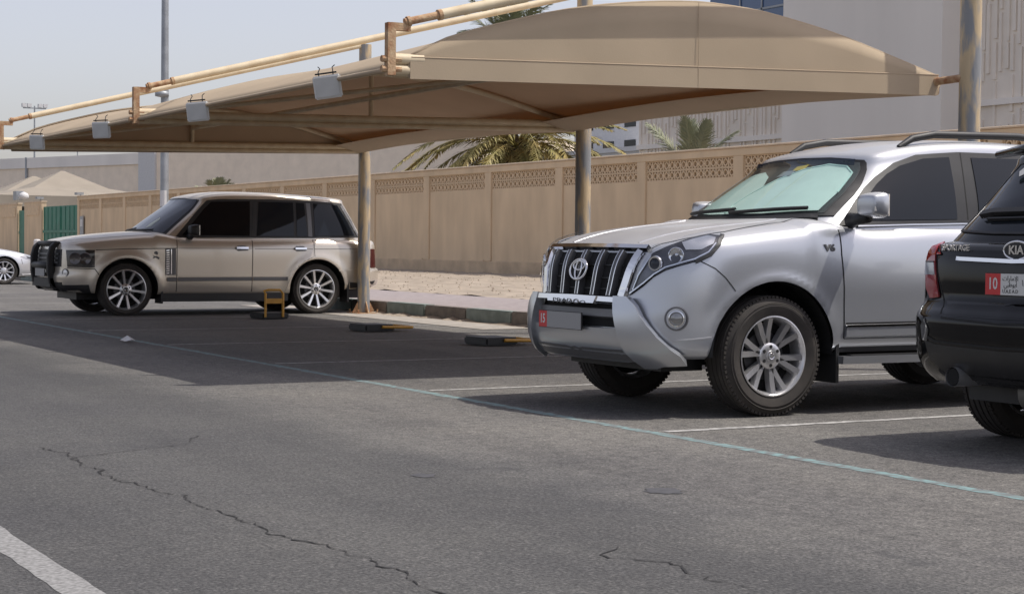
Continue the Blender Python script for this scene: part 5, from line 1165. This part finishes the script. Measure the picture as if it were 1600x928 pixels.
# ------------------------------------------------------------------ trim of the black crossover
def kia_trim():
    t, S, G = KS
    tg = panel('tailgate', [(-.64, 1.115), (0, 1.125), (.64, 1.115), (.60, .95), (.53, .80), (.44, .715), (0, .70), (-.44, .715), (-.53, .80), (-.60, .95)], 'rear', S, .003, .003, M_BLACKP, t, .05)
    ribbon('panel_gap', [(.655, 1.11), (.612, .95), (.54, .795), (.45, .708), (0, .692), (-.45, .708), (-.54, .795), (-.612, .95), (-.655, 1.11)], 'rear', S, .010, .001, M_SEAM, t)
    gl = [(-.665, 1.175), (-.3, 1.160), (0, 1.158), (.3, 1.160), (.665, 1.175), (.63, 1.30), (.575, 1.43), (.50, 1.545), (.3, 1.572), (0, 1.58), (-.3, 1.572), (-.50, 1.545), (-.575, 1.43), (-.63, 1.30)]
    panel('rear_window', gl, 'rear', G, .006, .006, M_TINT, t); ribbon('window_seal', gl, 'rear', G, .018, .009, M_BLACK, t, .006, close=True)
    panel('window_sticker', [(.43, 1.47), (.46, 1.50), (.43, 1.525), (.39, 1.51), (.40, 1.48)], 'rear', G, .009, .001, M_BWHITE, t)
    ribbon('rear_wiper', [(.47, 1.245), (.36, 1.258), (.0, 1.262), (-.2, 1.258)], 'rear', G, .040, .045, M_BLACK, t, .03); ribbon('wiper_blade', [(.40, 1.225), (-.2, 1.232)], 'rear', G, .014, .03, M_BLACK, t, .02)
    MB().lathe([(0, .03), (.03, .026), (.05, .0)], 12, axis='x', c=(0, 0, 0)).build('washer_nozzle', M_BLACK, t).location = (-.60, .30, 1.20)
    MB().tube([(-.36, -.6, 1.60), (-.40, -.3, 1.625), (-.41, 0, 1.63), (-.40, .3, 1.625), (-.36, .6, 1.60)], [.02, .035, .035, .035, .02], 10).build('roof_spoiler', M_BLACKP, t, smooth=True)
    def side(s, fr):
        k = lambda P: mir(P, s)
        tl = [(.735, .965), (.728, 1.06), (.705, 1.135), (.665, 1.128), (.635, 1.0), (.585, .815), (.67, .805), (.715, .86)]
        l = panel('tail_light', k(tl), 'rear', S, .010, .012, M_RED, t, .03); panel('reverse_lens', k([(.728, .935), (.730, 1.00), (.642, 1.00), (.625, .935)]), 'rear', S, .014, .004, M_LENS, l, .03)
        ribbon('lens_rim', k([(.728, 1.005), (.642, 1.005)]), 'rear', S, .008, .016, M_GREYTRIM, l, .004)
        ribbon('light_gap', k(tl), 'rear', S, .012, .006, M_SEAM, t, close=True)
        panel('rear_reflector', k([(.60, .70), (.64, .66), (.625, .585), (.575, .575), (.56, .64)]), 'rear', S, .006, .006, mat('smoked_reflector', (.03, .028, .028), .12, coat=1), t, .03)
        panel('side_window', [(-.50, 1.20), (-.10, 1.16), (.5, 1.15), (.5, 1.52), (.1, 1.55), (-.14, 1.50)], fr, G, .006, .006, M_TINT, t); panel('side_window', [(.56, 1.15), (1.45, 1.13), (1.0, 1.48), (.56, 1.52)], fr, G, .006, .006, M_TINT, t)
        ribbon('roof_rail', [(-.15, s * .54), (.3, s * .55), (.9, s * .46)], 'top', G, .04, .06, M_BLACK, t, .05)
        mirror_part(t, (1.45, s * .83, 1.12), s, M_BLACKP, (.11, .19, .15), .07, False)
        MB().box((.38, min(s * .66, s * .87), .22), (.40, max(s * .66, s * .87), .42)).build('mud_flap', M_BLACK, t)
    both(side)
    ribbon('bumper_crease', [(-.58, .605), (-.50, .582), (0, .572), (.50, .582), (.58, .605)], 'rear', S, .014, .004, M_SEAM, t)
    panel('bumper_cladding', [(-.60, .585), (-.5, .565), (0, .556), (.5, .565), (.60, .585), (.57, .48), (.48, .405), (.3, .385), (-.3, .385), (-.48, .405), (-.57, .48)], 'rear', S, .004, .004, mat('bumper_plastic', (.02, .02, .021), .42, var=.15), t, .05)
    panel('bumper_step', [(-.52, .80), (.52, .80), (.46, .72), (-.46, .72)], 'rear', S, .0015, .002, M_BLACKP, t)
    ribbon('chrome_strip', [(.42, 1.022), (0, 1.012), (-.42, 1.022)], 'rear', S, .026, .030, M_CHROME, tg, .028)
    nx = Vector((-1, 0, 0))
    def rp(y, z): return S.hit(Vector((-7, y, z)), Vector((1, 0, 0)))[0]
    p = rp(.475, 1.082); text('model_lettering', 'SPORTAGE', .046, M_CHROME, tg, (p.x - .014, .475, 1.082), (R(90), 0, R(-90) - .15), .003, sx=1.1, bold=.001)
    c = rp(0, 1.072); bd = empty('maker_badge', (c.x - .014, 0, 1.072), 0, parent=t)
    e = MB(); ellipse(e, (0, 0, 0), .090, .046, .006, 0); e.build('badge_ring', M_CHROME, bd, smooth=True); MB().lathe([(0, .088), (-.003, .086), (-.003, 0)], 32, axis='x').build('badge_disc', M_BLACK, bd).scale = (1, 1, .5)
    text('badge_text', 'KIA', .062, M_CHROME, bd, (-.006, 0, 0), (R(90), 0, R(-90)), .002, sx=1.05, bold=.002)
    q = rp(0, .90); pl = plate(t, (q.x - .022, -.085, .897), R(-90), .53, .118, [(.108, M_PLATE_R), (.414, M_PLATE)])
    text('plate_code', '10', .088, M_PLATE, pl, (-.208, -.0045, 0), (R(90), 0, 0), .0008, sx=.8, bold=.001)
    text('plate_script', '\uFE95\uFE8D\uFEAD\uFE8E\uFEE3\uFEFB\uFE8D', .034, M_INK, pl, (-.085, -.0045, .030), (R(90), 0, 0), .0008); text('plate_script', '\uFEF2\uFE92\uFEC7\uFEEE\uFE91\uFE83', .034, M_INK, pl, (-.085, -.0045, -.002), (R(90), 0, 0), .0008)
    text('plate_latin', 'U.A.E A.D', .026, M_INK, pl, (-.085, -.0045, -.036), (R(90), 0, 0), .0008); text('plate_script', '\u0661', .045, M_INK, pl, (.0, -.0045, .008), (R(90), 0, 0), .0008); text('plate_number', '3', .115, M_INK, pl, (.065, -.0045, 0), (R(90), 0, 0), .0008, sx=.75, bold=.002)
    ex = MB(); ex.tube([(-.70, .36, .40), (-.90, .36, .40)], .052, 16, caps=False); ex.tube([(-.70, .36, .40), (-.895, .36, .40)], .045, 16, 1); ex.build('exhaust_tip', [M_ALLOY, M_DARK], t, smooth=50)
    MB().tube([(-.6, .1, .33), (-.55, -.4, .33)], .10, 14).build('silencer', mat('muffler', (.20, .19, .175), .6, metal=.5), t, smooth=50)
kia_trim()
def sedan_trim():
    t, S, G = SD
    def side(s, fr):
        panel('headlight', [(.36, .70), (.55, .715), (.74, .66), (.80, .60), (.66, .60), (.50, .64)], fr, S, .008, .01, M_LENS, t, .03); panel('lamp_dark', [(.55, .68), (.68, .655), (.70, .62), (.58, .635)], fr, S, .012, .006, M_LAMP_IN, t, .03)
        panel('fog_recess', [(.70, .42), (.78, .42), (.75, .34), (.70, .35)], fr, S, .006, .008, M_BLACK, t, .03); ribbon('panel_gap', [(.42, .62), (.44, .50)], fr, S, .012, .002, M_SEAM, t); ribbon('panel_gap', [(-.75, .90), (-.72, .3)], fr, S, .012, .002, M_SEAM, t)
        mirror_part(t, (-.85, s * .84, .93), s, M_WHITECAR, (.11, .18, .13), .05, False); ribbon('belt_chrome', [(-.75, .90), (-2.7, .93)], fr, S, .02, .01, M_CHROME, t, .01)
        ribbon('bumper_lip', [(.80, .262), (.6, .24), (.42, .235)], fr, S, .03, .012, M_WHITECAR, t, .012)
    both(side)
    panel('grille', [(-.40, .60), (.40, .60), (.34, .48), (-.34, .48)], 'front', S, .006, .008, M_BLACK, t); panel('lower_intake', [(-.5, .38), (.5, .38), (.45, .28), (-.45, .28)], 'front', S, .006, .008, M_BLACK, t)
    panel('windscreen', [(-.62, .95), (.62, .95), (.50, 1.33), (-.50, 1.33)], 'front', G, .006, .006, M_WS_SHEEN, t)
sedan_trim()
# tidy: text helper objects share one depsgraph
